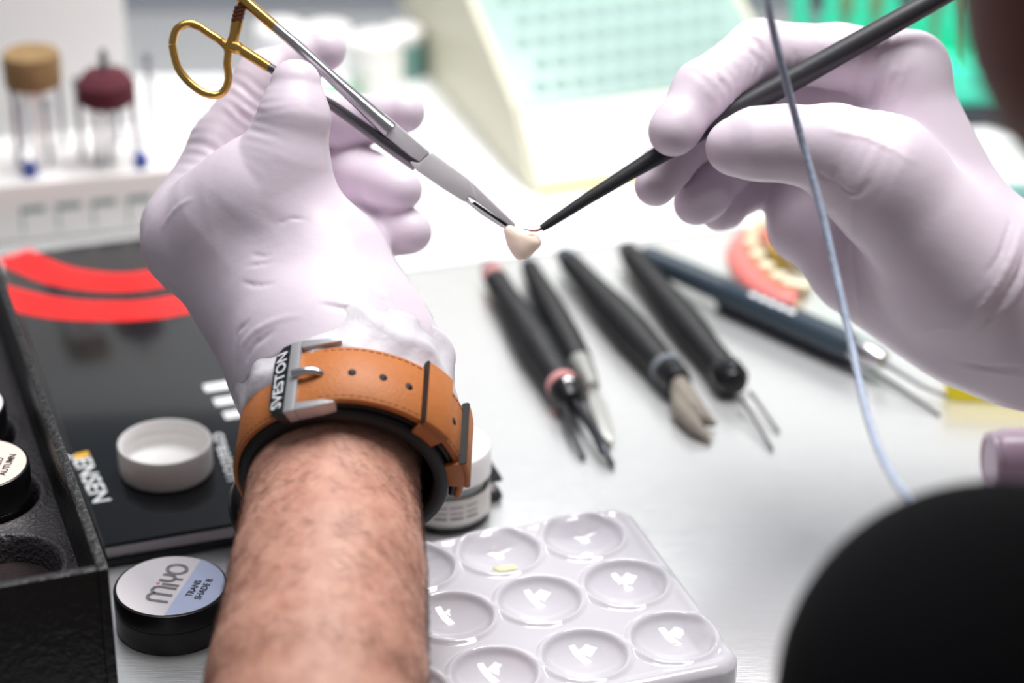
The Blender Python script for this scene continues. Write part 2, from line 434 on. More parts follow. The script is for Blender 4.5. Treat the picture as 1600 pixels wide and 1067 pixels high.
# ================================================================== BROCHURE
zt = 0.0092
K = G(785, 746, zt); Kl = G(172, 850, zt)
e1 = Kl - K; e1.z = 0; e1.normalize()
e2 = Vector((-e1.y, e1.x, 0));  e2 = e2 if e2.y > 0 else -e2
bw = (Kl - K).length + 0.002
bl = (G(120, 384, zt) - K).dot(e2)
zb = 0.0008
br = thing('brochure', K + e1 * bw / 2 + e2 * bl / 2 - Z * zt, 'thick glossy black brochure with red arcs under the white cap', 'brochure')
def bq(a0, a1, b0, b1): return [K + e1 * a + e2 * b for a, b in ((a0, b0), (a1, b0), (a1, b1), (a0, b1))]
def down(poly, z): return [Vector((p.x, p.y, z)) for p in poly]
prism('pages', down(bq(0.002, bw - 0.001, 0.0015, bl - 0.002), zb + 0.0022), Z * (zt - zb - 0.0036), 'page_white', br)
prism('back_cover', down(bq(0, bw, 0, bl), zb), Z * 0.0022, 'gloss_black', br, 0.0003)
prism('front_cover', down(bq(0, bw, 0, bl), zt - 0.0015), Z * 0.0015, 'gloss_black', br, 0.0003)
def ribbon(name, pix, wpx, m, z, parent, ext=0.00015):
    """flat printed band along pixel points on plane z"""
    pts = spline([G(x, y, z) for x, y in pix], 8); V = []; Fc = []
    for i, p in enumerate(pts):
        t = (pts[min(i + 1, len(pts) - 1)] - pts[max(i - 1, 0)]).normalized(); n = Vector((-t.y, t.x, 0))
        V += [p - n * wpx / 2 + Z * ext, p + n * wpx / 2 + Z * ext]
    for i in range(len(pts) - 1): Fc.append((2 * i, 2 * i + 2, 2 * i + 3, 2 * i + 1))
    return obj(name, V, Fc, m, parent, smooth=False)
ribbon('red_arc', [(20, 398), (45, 412), (90, 430), (150, 440), (205, 441), (260, 432), (320, 412), (400, 380)], 0.0156, 'red_print', zt, br)
ribbon('red_arc', [(-20, 456), (30, 470), (90, 482), (150, 486), (220, 485), (290, 474), (370, 450), (470, 400)], 0.0160, 'red_print', zt, br)
for (x, y) in ((322, 613), (338, 635), (353, 656)):
    p = G(x, y, zt); L = 0.03
    q = [p, p - e1 * L, p - e1 * L + e2 * 0.0058, p + e2 * 0.0058]
    obj('white_bar', [w + Z * 0.00015 for w in q], [(0, 1, 2, 3)], 'white_print', br, smooth=False)
p0, p1 = G(337, 678, zt), G(361, 752, zt)
text('lettering', 'creation', (p0 + p1) / 2, p1 - p0, -e1, 0.0052, 'white_print', br, width=(p1 - p0).length, bold=True, yoff=-0.2)
p0, p1 = G(121, 718, zt), G(150, 779, zt)
text('lettering', 'JENSEN', (p0 + p1) / 2, p1 - p0, -e1, 0.0060, 'white_print', br, width=(p1 - p0).length * 1.25, bold=True, yoff=-0.25)
q = [G(x, y, zt) + Z * 0.00016 for x, y in ((116, 710), (138, 705), (139, 713), (118, 719))]
obj('orange_mark', q, [(0, 1, 2, 3)], 'orange_print', br, smooth=False)

# white cap, upside down on the brochure
c = G(257, 734 - 29, zt + 0.0002); R = 0.0160
cc = G(257, 690, zt + 0.0115); c = Vector((cc.x, cc.y, zt + 0.0002))
lc = lathe('screw_cap', c, Z, [(0, R * 0.6), (0, R * 0.90), (0.0006, R * 0.965), (0.002, R * 0.99), (0.0108, R), (0.0114, R * 0.985), (0.0116, R * 0.955), (0.0112, R * 0.93),
    (0.0095, R * 0.91), (0.0086, R * 0.89), (0.0078, R * 0.91), (0.0066, R * 0.88), (0.0056, R * 0.90), (0.0028, R * 0.875), (0.0022, R * 0.82), (0.0022, R * 0.3)], 'white_plastic', n=64)
tag(lc, 'white plastic screw cap lying upside down on the black brochure', 'cap')

# ================================================================== BLACK CASE
zc = 0.060
A = G(170, 888, zc); Bf = G(0, 415, zc)
f1 = (Bf - A); f1.z = 0; f1.normalize()             # away, along the right wall
f2 = Vector((-f1.y, f1.x, 0)); f2 = f2 if f2.x < 0 else -f2   # to the left, along the front wall
Lx, Ly, wth = 0.17, 0.30, 0.0032
def cpt(a, b, z): q = A + f2 * a + f1 * b; return Vector((q.x, q.y, z))
cs = thing('storage_case', cpt(Lx / 2, Ly / 2, 0), 'black textured case with grey foam tray holding small jars', 'case')
def cbox(name, a0, a1, b0, b1, z0, z1, m, bev=0.0006):
    return prism(name, [cpt(a0, b0, z0), cpt(a1, b0, z0), cpt(a1, b1, z0), cpt(a0, b1, z0)], Z * (z1 - z0), m, cs, bev)
cbox('base', 0, Lx, 0, Ly, 0.0, 0.004, 'leatherette')
cbox('side_wall', 0, wth, 0, Ly, 0.004, zc, 'leatherette'); cbox('side_wall', Lx - wth, Lx, 0, Ly, 0.004, zc, 'leatherette')
cbox('front_wall', wth, Lx - wth, 0, wth, 0.004, zc, 'leatherette'); cbox('rear_wall', wth, Lx - wth, Ly - wth, Ly, 0.004, zc, 'leatherette')
zf = 0.036
jar2 = G(-38, 725, zf + 0.0125); jar3 = G(-72, 634, zf + 0.0125)
pit = G(8, 886, zf)
holes = [(Vector((jar2.x, jar2.y, zf)), 0.0186), (Vector((jar3.x, jar3.y, zf)), 0.0186), (pit, 0.0170)]
# foam tray: grid with round wells pressed into it
def foam():
    nx, ny = 300, 520; V = []; Fc = []
    for j in range(ny + 1):
        for i in range(nx + 1):
            p = cpt(wth + (Lx - 2 * wth) * i / nx, wth + (Ly - 2 * wth) * j / ny, zf)
            for c, r in holes:
                d = math.hypot(p.x - c.x, p.y - c.y)
                if d < r + 0.0035: p.z = zf - 0.012 * min(1, max(0, (r - d) / 0.0016)) + 0.0009 * max(0, 1 - abs(d - r - 0.0012) / 0.0024)
            V.append(p)
    for j in range(ny):
        for i in range(nx):
            a = j * (nx + 1) + i; Fc.append((a, a + 1, a + nx + 2, a + nx + 1))
    n0 = len(V); ring = [i for i in range(nx + 1)] + [j * (nx + 1) + nx for j in range(1, ny + 1)] + [ny * (nx + 1) + i for i in range(nx - 1, -1, -1)] + [j * (nx + 1) for j in range(ny - 1, 0, -1)]
    for r in ring: V.append(Vector((V[r].x, V[r].y, 0.0041)))
    for k in range(len(ring)): Fc.append((ring[k], n0 + k, n0 + (k + 1) % len(ring), ring[(k + 1) % len(ring)]))
    Fc.append(tuple(n0 + k for k in range(len(ring))))
    return sharp(obj('foam_tray', V, Fc, 'foam', cs), 60)
foam()
lathe('sponge_pad', pit - Z * 0.0119, Z, [(0, 0.0150), (0.004, 0.0153), (0.0046, 0.0135), (0.0046, 0.004)], 'pit', cs, n=40)

def small_jar(c, R, h, label, face, tops, group='black lidded shade jars'):
    j = thing('shade_jar', c, label, 'jar', group)
    lathe('body', c, Z, [(0, R * 0.9), (0, R * 0.975), (0.0008, R * 0.998), (h * 0.545, R * 0.998), (h * 0.55, R * 0.99)], 'black_plastic', j, n=72)
    lathe('lid', c + Z * (h * 0.555), Z, [(0, R * 0.985), (0.0001, R), (h * 0.40, R), (h * 0.437, R * 0.985), (h * 0.445, R * 0.965), (h * 0.432, R * 0.952), (h * 0.43, R * 0.5)], 'black_plastic', j, n=72)
    zl = c + Z * (h * 0.988)
    n = 72; V = [zl + Vector((math.cos(2 * math.pi * k / n), math.sin(2 * math.pi * k / n), 0)) * R * 0.94 for k in range(n)]
    lb = prism('paper_label', V, Z * 0.0003, face, j)
    return j, lb, zl + Z * 0.0003
hm = 0.0143; cm = G(267, 915, hm); cm = Vector((cm.x, cm.y, 0)); Rm = 0.0180
j, lb, zl = small_jar(cm, Rm, hm, 'black jar standing on the worktop, label half white half blue', 'label_white', None)
ta = math.radians(76); tt = Vector((math.cos(ta), math.sin(ta), 0)); nn = Vector((-tt.y, tt.x, 0))
def L2W(a, b, lift=0.00012): return zl + tt * a + nn * b + Z * lift
rr = Rm * 0.94; bo = -0.0040; a0 = math.acos(bo / rr)
blue = []
for k in range(41):
    t = a0 + (2 * math.pi - 2 * a0) * k / 40; blue.append(L2W(rr * math.sin(t), rr * math.cos(t)))
obj('blue_field', blue, [tuple(range(41))[::-1]], 'label_blue', j, smooth=False)
def strokes(name, line, m, parent, offs, w, lift=0.0002, closed=False):
    """parallel printed strokes along a 2-D centre line in label coordinates"""
    V = []; Fc = []
    for o_ in offs:
        b0 = len(V); n = len(line)
        for i in range(n):
            pa = line[(i - 1) % n] if closed else line[max(i - 1, 0)]; pb = line[(i + 1) % n] if closed else line[min(i + 1, n - 1)]
            t = np.array(pb) - np.array(pa); t = t / np.linalg.norm(t); nr = np.array((-t[1], t[0]))
            for s in (-.5, .5):
                q = np.array(line[i]) + nr * (o_ + s * w); V.append(L2W(q[0], q[1], lift))
        for i in range(n if closed else n - 1):
            a, b = b0 + 2 * i, b0 + 2 * ((i + 1) % n); Fc.append((a, b, b + 1, a + 1))
    return obj(name, V, Fc, m, parent, smooth=False)
U = 0.001
def arc(cx, cy, rx, ry, t0, t1, n=14): return [(cx + rx * math.cos(math.radians(t0 + (t1 - t0) * i / n)), cy + ry * math.sin(math.radians(t0 + (t1 - t0) * i / n))) for i in range(n + 1)]
OF, SW = (-0.42 * U, 0, 0.42 * U), 0.30 * U
y0, y1 = -2.6 * U, 4.6 * U
logo = []
logo.append([(-9.4 * U, y0)] + [(-9.4 * U, 2.6 * U)] + arc(-7.5 * U, 2.8 * U, 1.9 * U, 1.9 * U, 180, 0)[0:] + [(-5.6 * U, y0)])
logo.append([(-5.2 * U, 3.0 * U)] + arc(-3.6 * U, 2.8 * U, 1.9 * U, 1.9 * U, 150, 0) + [(-1.7 * U, y0)])
logo.append([(0.1 * U, y0), (0.1 * U, 2.9 * U)])
logo.append([(1.9 * U, 4.6 * U), (1.9 * U, 2.0 * U)] + arc(3.6 * U, 1.8 * U, 1.7 * U, 1.7 * U, 180, 270, 8) + arc(3.6 * U, 1.8 * U, 1.7 * U, 1.7 * U, 270, 360, 8) + [(5.3 * U, 4.6 * U)])
logo.append([(3.7 * U, 0.0), (3.7 * U, y0)])
for ln in logo: strokes('logo_stroke', ln, 'grey_print', j, OF, SW)
strokes('logo_stroke', arc(9.0 * U, 1.3 * U, 2.6 * U, 3.1 * U, 0, 360, 36)[:-1], 'grey_print', j, OF, SW, closed=True)
strokes('logo_dot', arc(0.1 * U, 4.3 * U, 0.45 * U, 0.45 * U, 0, 360, 12)[:-1], 'pink_print', j, (0,), 0.3 * U, closed=True)
text('lettering', 'TRANS', L2W(-0.2 * U, -8.6 * U), tt, nn, 0.0021, 'black_print', j, bold=True)
text('lettering', 'SHADE B', L2W(0.2 * U, -11.8 * U), tt, nn, 0.0021, 'black_print', j, bold=True)

c2 = Vector((jar2.x, jar2.y, zf - 0.0118)); h2 = 0.0242
j, lb, zl = small_jar(c2, 0.0166, h2, 'black jar with pale peach label sunk in the foam of the case', 'label_peach', None)
qa, qb = G(8, 743, zl.z), G(26, 710, zl.z); tx = (qb - qa); wd_ = tx.length; tx.normalize(); ny_ = Vector((-tx.y, tx.x, 0))
text('lettering', 'AUTUMN', (qa + qb) / 2, tx, ny_, 0.0021, 'black_print', j, width=wd_, bold=True)
text('lettering', 'HALO', (qa + qb) / 2 + ny_ * 0.0033, tx, ny_, 0.0021, 'black_print', j, bold=True)
c3 = Vector((jar3.x, jar3.y, zf - 0.0118))
small_jar(c3, 0.0166, h2, 'black jar with plain white label, farthest in the foam of the case', 'label_white', None)

# ================================================================== PALETTE
zp = 0.011
E = G(843, 943, zp - 0.001)
r1 = ((G(978, 917, zp) - G(843, 943, zp)) + (G(905, 840, zp) - G(775, 864, zp)) * 0.5) / 1.5
r2 = ((G(912, 1032, zp) - G(843, 943, zp)) + (G(775, 864, zp) - G(843, 943, zp)) * -1) / 2   # towards the viewer
u1 = r1.normalized(); u2 = (r2 - u1 * r2.dot(u1)).normalized()
s1, s2, sk = r1.length, r2.dot(u2), r2.dot(u1)
pal_o = E
def pal():
    # extents in (u1,u2)
    rgt = (G(1062, 930, zp) - E).dot(u1); back = (G(820, 822, zp) - E).dot(u2); frt = (G(1153, 1040, zp) - E).dot(u2) + 0.001
    left = -(2 * s1 + 0.025)
    cr = (G(948, 806, zp) - E); fr = (G(1156, 1040, zp) - E)
    rgt = max(cr.dot(u1), fr.dot(u1)) + 0.002; back = cr.dot(u2) - 0.005
    nx, ny = 210, 170; wells = [(i * s1 + k * sk, k * s2 + (0.0022 if k < 0 else 0)) for i in range(-2, 2) for k in (-1, 0, 1)]
    Rw = 0.0129; X = np.linspace(left, rgt, nx + 1); Yv = np.linspace(back, frt, ny + 1)
    XX, YY = np.meshgrid(X, Yv); ZZ = np.full(XX.shape, zp)
    for (a, b) in wells:
        d = np.hypot(XX - a, YY - b)
        mar = np.clip((np.minimum.reduce([XX - left, rgt - XX, YY - back if back < frt else back - YY, frt - YY if back < frt else YY - frt]) - 0.0015) / 0.007, 0, 1)
        cap = mar * 0.0052 * np.clip(1 - (d / Rw) ** 2, 0, 1) ** 0.8
        ZZ -= cap
        ZZ += 0.0011 * np.exp(-((d - Rw * 1.05) / 0.0011) ** 2)
    # gentle raised border, rounded outer edge
    cxr = 0.009; hx, hy = (rgt - left) / 2, (frt - back) / 2; qx = np.abs(XX - (left + rgt) / 2) - hx + cxr; qy = np.abs(YY - (back + frt) / 2) - hy + cxr
    sd = np.hypot(np.maximum(qx, 0), np.maximum(qy, 0)) + np.minimum(np.maximum(qx, qy), 0) - cxr
    ZZ += 0.0008 * np.exp(-((sd + 0.0035) / 0.0018) ** 2)
    ed = np.clip(1 + (sd) / 0.0022, 0, 1); ZZ -= 0.0018 * ed ** 2
    inside = sd <= 0.0004
    # pull corner vertices in to the rounded outline
    V = []
    cxm, cym = (left + rgt) / 2, (back + frt) / 2
    for j_ in range(ny + 1):
        for i_ in range(nx + 1):
            a, b = XX[j_, i_], YY[j_, i_]; s = sd[j_, i_]
            if s > 0:
                kx, ky = max(qx[j_, i_], 0), max(qy[j_, i_], 0); l = math.hypot(kx, ky)
                a -= math.copysign(kx / l * s, a - cxm); b -= math.copysign(ky / l * s, b - cym)
            p = E + u1 * a + u2 * b; V.append(Vector((p.x, p.y, max(ZZ[j_, i_], 0.001))))
    Fc = []
    W = nx + 1
    for j_ in range(ny):
        for i_ in range(nx):
            a = j_ * W + i_; Fc.append((a, a + W, a + W + 1, a + 1))
    ring = [i for i in range(W)] + [j_ * W + nx for j_ in range(1, ny + 1)] + [ny * W + i for i in range(nx - 1, -1, -1)] + [j_ * W for j_ in range(ny - 1, 0, -1)]
    n0 = len(V)
    for r in ring: V.append(Vector((V[r].x, V[r].y, 0.0015)))
    for r in ring: V.append(Vector((V[r].x, V[r].y, 0.0)) + (E - Vector((V[r].x, V[r].y, E.z))) * 0.012)
    n = len(ring)
    for k in range(n): Fc.append((ring[k], ring[(k + 1) % n], n0 + (k + 1) % n, n0 + k)); Fc.append((n0 + k, n0 + (k + 1) % n, n0 + n + (k + 1) % n, n0 + n + k))
    Fc.append(tuple(n0 + n + k for k in range(n)))
    o = obj('mixing_palette', V, Fc, 'ceramic'); bm = bmesh.new(); bm.from_mesh(o.data); bmesh.ops.recalc_face_normals(bm, faces=bm.faces); bm.to_mesh(o.data); bm.free()
    tag(o, 'white glazed mixing palette with round wells beside the forearm', 'palette')
    return wells
wells = pal()
def palp(a, b, z): p = E + u1 * a + u2 * b; return Vector((p.x, p.y, z))
bpy.data.objects['mixing_palette']
po = bpy.data.objects['mixing_palette']
i0 = wells.index((-1 * s1 + -1 * sk, -1 * s2)) if (-1 * s1 + -1 * sk, -1 * s2) in wells else 3
a, b = 0 * s1 - sk, -s2
a -= 0.0
stain = [palp(a + dx, b + dy, zp - 0.0043) for dx, dy in ((-0.003, 0.004), (0.004, 0.0045), (0.0045, 0.0075), (-0.002, 0.007))]
obj('yellow_residue', stain + [s_ + Z * 0.0006 for s_ in stain], [(3, 2, 1, 0), (4, 5, 6, 7), (0, 1, 5, 4), (1, 2, 6, 5), (2, 3, 7, 6), (3, 0, 4, 7)], mat('yellow_residue', S(240, 236, 190), 0.4), po)

# ================================================================== GLASS JAR behind the wrist
hj = 0.0272; tj = G(697, 693, hj); cj = Vector((tj.x, tj.y, 0)); Rj = 0.0148
gj = thing('glass_jar', cj, 'small clear glass jar with white lid and printed label beside the watch', 'jar')
lathe('glass_body', cj, Z, [(0, Rj * 0.7), (0.0002, Rj * 0.93), (0.0012, Rj * 0.985), (0.0155, Rj * 0.985), (0.0175, Rj * 0.93), (0.0190, Rj * 0.92), (0.0190, Rj * 0.82), (0.016, Rj * 0.84), (0.002, Rj * 0.88), (0.0016, Rj * 0.6)], 'glass', gj, n=56)
lathe('paste', cj + Z * 0.0021, Z, [(0, Rj * 0.5), (0.0002, Rj * 0.86), (0.0125, Rj * 0.83), (0.0128, Rj * 0.4)], 'cream_fill', gj, n=40)
Vv, Fq = lathe_geo(cj + Z * 0.0042, Z, [(0, Rj * 0.992), (0.0092, Rj * 0.992)], 56); obj('paper_label', Vv, Fq[:-2], 'jar_label', gj)
for k in range(3):      # illegible small print bands on the label
    V = []; Fc = []
    for i in range(26):
        t = math.radians(-150 + 110 * i / 25)
        for zz in (0.0060 + k * 0.0022, 0.0066 + k * 0.0022 + (0.0004 if k == 0 else 0)): V.append(cj + Vector((math.cos(t), math.sin(t), 0)) * Rj * 0.9945 + Z * zz)
        if i and (i * (k + 2)) % 5: b_ = len(V) - 4; Fc.append((b_, b_ + 2, b_ + 3, b_ + 1))
    obj('small_print', V, Fc, 'grey_print', gj)
lathe('lid', cj + Z * 0.0172, Z, [(0, Rj * 0.94), (0.0001, Rj * 1.01), (0.0080, Rj * 1.015), (0.0095, Rj * 0.98), (0.0100, Rj * 0.90), (0.0092, Rj * 0.84), (0.0092, Rj * 0.2)], 'white_plastic', gj, n=64)

# ================================================================== TOOLS ON THE WORKTOP
def gp(px, py, z): return G(px, py, z)
def ribs(prof, lam=0.0012, amp=0.00022):
    out = []
    for i in range(len(prof) - 1):
        (s0, r0), (s1_, r1_) = prof[i], prof[i + 1]; n = max(1, int((s1_ - s0) / lam * 2))
        for k in range(n): out.append((s0 + (s1_ - s0) * k / n, r0 + (r1_ - r0) * k / n + (amp if k % 2 else 0)))
    out.append(prof[-1]); return out
def instrument(name, p0, p1, label, group='dental hand tools laid on the worktop'):
    p0, p1 = Vector(p0), Vector(p1); t = thing(name, Vector((p0.x, p0.y, 0)), label, 'tool', group); return t, p0, (p1 - p0).normalized(), (p1 - p0).length
GRP = 'dental hand tools laid on the worktop'
# 1: bulged grip with pink rings, two bent tips
t, b, a, L = instrument('carving_tool', gp(767, 424, 0.0072), gp(886, 614, 0.0072), 'black bulged carving tool with pink rings and two dark bent tips')
lathe('end_cap', b - a * 0.002, a, [(0, 0.0025), (0.0008, 0.0040), (0.004, 0.0044), (0.0042, 0.004)], 'black_plastic', t, n=24)
lathe('ring', b + a * 0.0022, a, [(0, 0.0042), (0.0003, 0.0047), (0.0048, 0.0047), (0.0052, 0.0042)], 'pink_ring', t, n=28)
lathe('grip', b + a * 0.0074, a, ribs([(0, 0.0045), (L * 0.18, 0.0047), (L * 0.40, 0.0062), (L * 0.56, 0.0068), (L * 0.72, 0.0060), (L * 0.86, 0.0056)]), 'grip', t, n=28)
lathe('ring', b + a * (0.0074 + L * 0.86), a, [(0, 0.0052), (0.0004, 0.0060), (0.0036, 0.0060), (0.004, 0.0054)], 'pink_ring', t, n=28)
lathe('collar', b + a * (0.0116 + L * 0.86), a, [(0, 0.0054), (0.001, 0.0062), (0.006, 0.0058), (0.010, 0.0040), (0.011, 0.0020)], 'black_plastic', t, n=28)
cN = b + a * (0.0185 + L * 0.86)
lathe('screw', cN + Z * 0.0036 - a * 0.004, Vector((0.2, -0.5, 0.8)), [(0, 0.002), (0.002, 0.002), (0.0024, 0.0016)], 'steel', t, n=16)
tube('tip', spline([cN - a * 0.003, gp(925, 668, 0.006), gp(945, 705, 0.004), gp(957, 728, 0.0012)], 6), [0.0022] * 4 + [0.0018] * 9 + [0.0012] * 6, 'gun', t, n=10)
tube('tip', spline([cN - a * 0.003 + Vector((-0.002, 0, 0)), gp(893, 672, 0.005), gp(912, 715, 0.0012)], 6), [0.0014] * 5 + [0.001] * 8, 'gun', t, n=8)
# 2: slim ribbed tool with spatula
t, b, a, L = instrument('spatula', gp(826, 414, 0.0060), gp(906, 568, 0.0060), 'slim ribbed black spatula with pale blade beside the pink ringed tool')
lathe('end_cap', b - a * 0.004, a, [(0, 0.0018), (0.002, 0.0030), (0.006, 0.0034)], 'grey_ring', t, n=20)
lathe('grip', b + a * 0.002, a, ribs([(0, 0.0034), (L * 0.4, 0.0050), (L * 0.75, 0.0054), (L * 0.97, 0.0050)]), 'grip', t, n=26)
lathe('ferrule', b + a * (L * 0.97 + 0.002), a, [(0, 0.0048), (0.004, 0.0046), (0.014, 0.0036), (0.020, 0.0028)], 'clear_blade', t, n=24)
bl0 = b + a * (L + 0.018); dv = gp(955, 694, 0.002) - bl0; dl = dv.length; dv.normalize(); sd_ = dv.cross(Z).normalized()
prism('blade', [bl0 - sd_ * 0.0014, bl0 + dv * dl * 0.3 - sd_ * 0.0030, bl0 + dv * dl * 0.85 - sd_ * 0.0024, bl0 + dv * dl, bl0 + dv * dl * 0.85 + sd_ * 0.0024, bl0 + dv * dl * 0.3 + sd_ * 0.0030, bl0 + sd_ * 0.0014], sd_.cross(dv) * 0.0008, 'clear_blade', t, 0.0002)
tube('neck', [b + a * (L + 0.012), bl0 + dv * 0.002], 0.0014, 'clear_blade', t, n=10)
# 3: bulged grip, split taupe tip
t, b, a, L = instrument('brush_tool', gp(884, 402, 0.0072), gp(1046, 582, 0.0072), 'black bulged brush tool with grey ring and split taupe tip')
lathe('end_cap', b - a * 0.003, a, [(0, 0.002), (0.001, 0.0036), (0.007, 0.0042)], 'grip_blue', t, n=24)
lathe('grip', b + a * 0.004, a, ribs([(0, 0.0042), (L * 0.2, 0.0048), (L * 0.45, 0.0062), (L * 0.62, 0.0066), (L * 0.80, 0.0058), (L * 0.92, 0.0052)]), 'grip', t, n=28)
lathe('ring', b + a * (0.004 + L * 0.92), a, [(0, 0.0052), (0.0004, 0.0060), (0.003, 0.0060), (0.0034, 0.0054)], 'grey_ring', t, n=28)
lathe('collar', b + a * (0.0074 + L * 0.92), a, [(0, 0.0056), (0.005, 0.0058), (0.010, 0.0048), (0.0105, 0.003)], 'black_plastic', t, n=28)
b2 = b + a * (0.0165 + L * 0.92)
tube('bristle_tuft', [b2, gp(1078, 632, 0.0062), gp(1100, 655, 0.0044), gp(1119, 664, 0.0028)], [0.0034, 0.0042, 0.0030, 0.0008], 'bristle_grey', t, n=14)
tube('bristle_tuft', [b2 - Z * 0.001, gp(1066, 638, 0.0050), gp(1088, 668, 0.0036), gp(1110, 690, 0.0014)], [0.0030, 0.0040, 0.0028, 0.0007], 'bristle_grey', t, n=14)
# 4: bulged grip, screw, two straight wires
t, b, a, L = instrument('wire_tool', gp(982, 394, 0.0070), gp(1140, 588, 0.0070), 'black bulged wire tool with a screw and two thin straight wires')
lathe('end_cap', b - a * 0.003, a, [(0, 0.002), (0.001, 0.0040), (0.008, 0.0046)], 'black_plastic', t, n=24)
lathe('grip', b + a * 0.005, a, ribs([(0, 0.0046), (L * 0.2, 0.0050), (L * 0.45, 0.0060), (L * 0.6, 0.0062), (L * 0.78, 0.0052), (L * 0.90, 0.0054)]), 'grip', t, n=28)
lathe('collar', b + a * (0.005 + L * 0.90), a, [(0, 0.0056), (0.002, 0.0063), (0.009, 0.0063), (0.012, 0.0045), (0.0125, 0.002)], 'black_plastic', t, n=28)
sN = b + a * (0.012 + L * 0.90)
lathe('screw', sN + Z * 0.003, Vector((0.35, -0.55, 0.75)), [(0, 0.0030), (0.0035, 0.0030), (0.004, 0.0026), (0.0041, 0.0014), (0.0048, 0.0014), (0.005, 0.0010)], 'gun', t, n=18)
for (q0, q1) in (((1158, 622), (1207, 702)), ((1172, 612), (1217, 674))):
    tube('wire', [gp(q0[0], q0[1], 0.0058), gp(q1[0], q1[1], 0.0010)], [0.0008, 0.0006], 'steel_dark', t, n=8)
# 5: long slate tool
t, b, a, L = instrument('probe', gp(1005, 398, 0.0085), gp(1362, 556, 0.0085), 'long straight slate coloured probe lying diagonally with silver end')
lathe('handle', b, a, [(0, 0.0012), (0.001, 0.0040)] + ribs([(0.003, 0.0044), (L * 0.38, 0.0050)], 0.0018, 0.0003) + [(L * 0.40, 0.0052), (L * 0.86, 0.0054), (L * 0.93, 0.0050)], 'grip_blue', t, n=28)
lathe('silver_end', b + a * (L * 0.93), a, [(0, 0.0046), (0.001, 0.0050), (0.010, 0.0046), (0.014, 0.0034), (0.0145, 0.001)], 'steel', t, n=24)
eN = b + a * (L * 0.93 + 0.012)
tube('wire', [eN, gp(1440, 602, 0.006), gp(1482, 622, 0.003)], [0.0013, 0.0010, 0.0008], 'steel_dark', t, n=8)
pd0 = G(1190, 468, 0.0138); up_ = Vector((0, -0.35, 0.94)); xx = a.copy(); yv_ = (up_ - xx * up_.dot(xx)).normalized(); yd = xx.cross(Vector((0, -0.6, 0.8))).normalized(); yd = -yd if yd.y < 0 else yd
mid = b + a * L * 0.50
for k in range(5):
    w0 = mid + a * (k * 0.0048); nrm = Vector((0, -0.5, 0.86)); nrm = (nrm - a * nrm.dot(a)).normalized()
    dd = a.cross(nrm).normalized()
    q = [w0 + nrm * 0.00545 + dd * 0.0010, w0 + a * 0.0036 + nrm * 0.00545 + dd * 0.0010, w0 + a * 0.0036 + nrm * 0.00545 - dd * 0.0010, w0 + nrm * 0.00545 - dd * 0.0010]
    obj('small_print', q, [(0, 1, 2, 3)], 'white_print', t, smooth=False)
# 6: thin probe lying under it
t, b, a, L = instrument('needle', gp(1120, 470, 0.0022), gp(1340, 566, 0.0022), 'thin dark needle handle with fine wire lying alongside the slate probe')
lathe('handle', b, a, [(0, 0.001), (0.002, 0.0022), (L * 0.9, 0.0022), (L, 0.0014)], 'grip', t, n=16)
tube('wire', [b + a * L * 0.98, gp(1400, 602, 0.0018), gp(1468, 648, 0.0008)], [0.0010, 0.0008, 0.0005], 'steel_dark', t, n=8)

# ================================================================== BACKGROUND
sh0, sh1 = G(600, 428, 0), G(1150, 356, 0); se = (sh1 - sh0).normalized(); sb = Vector((-se.y, se.x, 0))
def shp(a, b, z=0.0002): q = sh0 + se * a + sb * b; return Vector((q.x, q.y, z))
o = prism('paper_sheet', [shp(-0.03, 0), shp(0.42, 0), shp(0.42, 0.165), shp(-0.03, 0.165)], Z * 0.0004, 'sheet')
tag(o, 'wide white paper sheet spread on the worktop behind the tools', 'paper')

# organiser: cream housing, mint face with dimples
OA, OB = G(840, 303, 0), G(716, 160, 0)
od = (OB - OA); od.normalize(); on = Vector((od.y, -od.x, 0)); on = on if on.x > 0 else -on     # along the base to the right
og = thing('organiser', OA, 'cream desktop organiser with sloping mint green dimpled face', 'organiser')
pn = on.copy(); pl = OA
side = [OA, PV(827, 230, pl, pn), PV(815, 165, pl, pn), PV(744, -8, pl, pn), PV(733, -60, pl, pn), PV(640, -40, pl, pn), PV(655, 40, pl, pn), PV(716, 160, pl, pn)]
side = [PV(842, 302, pl, pn), PV(815, 166, pl, pn), PV(742, -10, pl, pn), PV(725, -55, pl, pn), PV(628, -30, pl, pn), PV(640, 12, pl, pn), PV(663, 40, pl, pn)]
bk = PV(663, 40, pl, pn); bkg = Vector((bk.x, bk.y, 0.0)); side += [bkg]
zmin = min(p.z for p in side)
side = [Vector((p.x, p.y, max(0.0, p.z))) for p in side]
prism('side_panel', side, on * -0.004, 'cream', og, 0.001)
Wd = 0.118
prism('side_panel', [p + on * Wd for p in side], on * 0.004, 'cream', og, 0.001)
fl = PV(815, 168, pl, pn); ft = PV(738, -20, pl, pn)
sl = (ft - fl); sn = on.cross(sl).normalized(); sn = sn if sn.y < 0 else -sn
box_pts = [fl, fl + on * Wd, ft + on * Wd, ft]
prism('mint_face', box_pts, -sn * 0.004, 'mint', og, 0.0006)
fr0 = side[0]
prism('front_ledge', [Vector((fr0.x, fr0.y, 0.0)) , fr0 + Z * 0.002, fl - sn * 0.001, Vector((fl.x, fl.y, 0.0))], on * Wd, 'cream_light', og, 0.0008)
box('shaded_edge_strip', fr0 + on * (Wd / 2) - od * 0.001 - Z * fr0.z, on * Wd, od * 0.002, Z * 0.0035, 'shaded_cream', og, 0.0005)  # strip colours in the shade on the cream bottom edge
slu = sl.normalized()
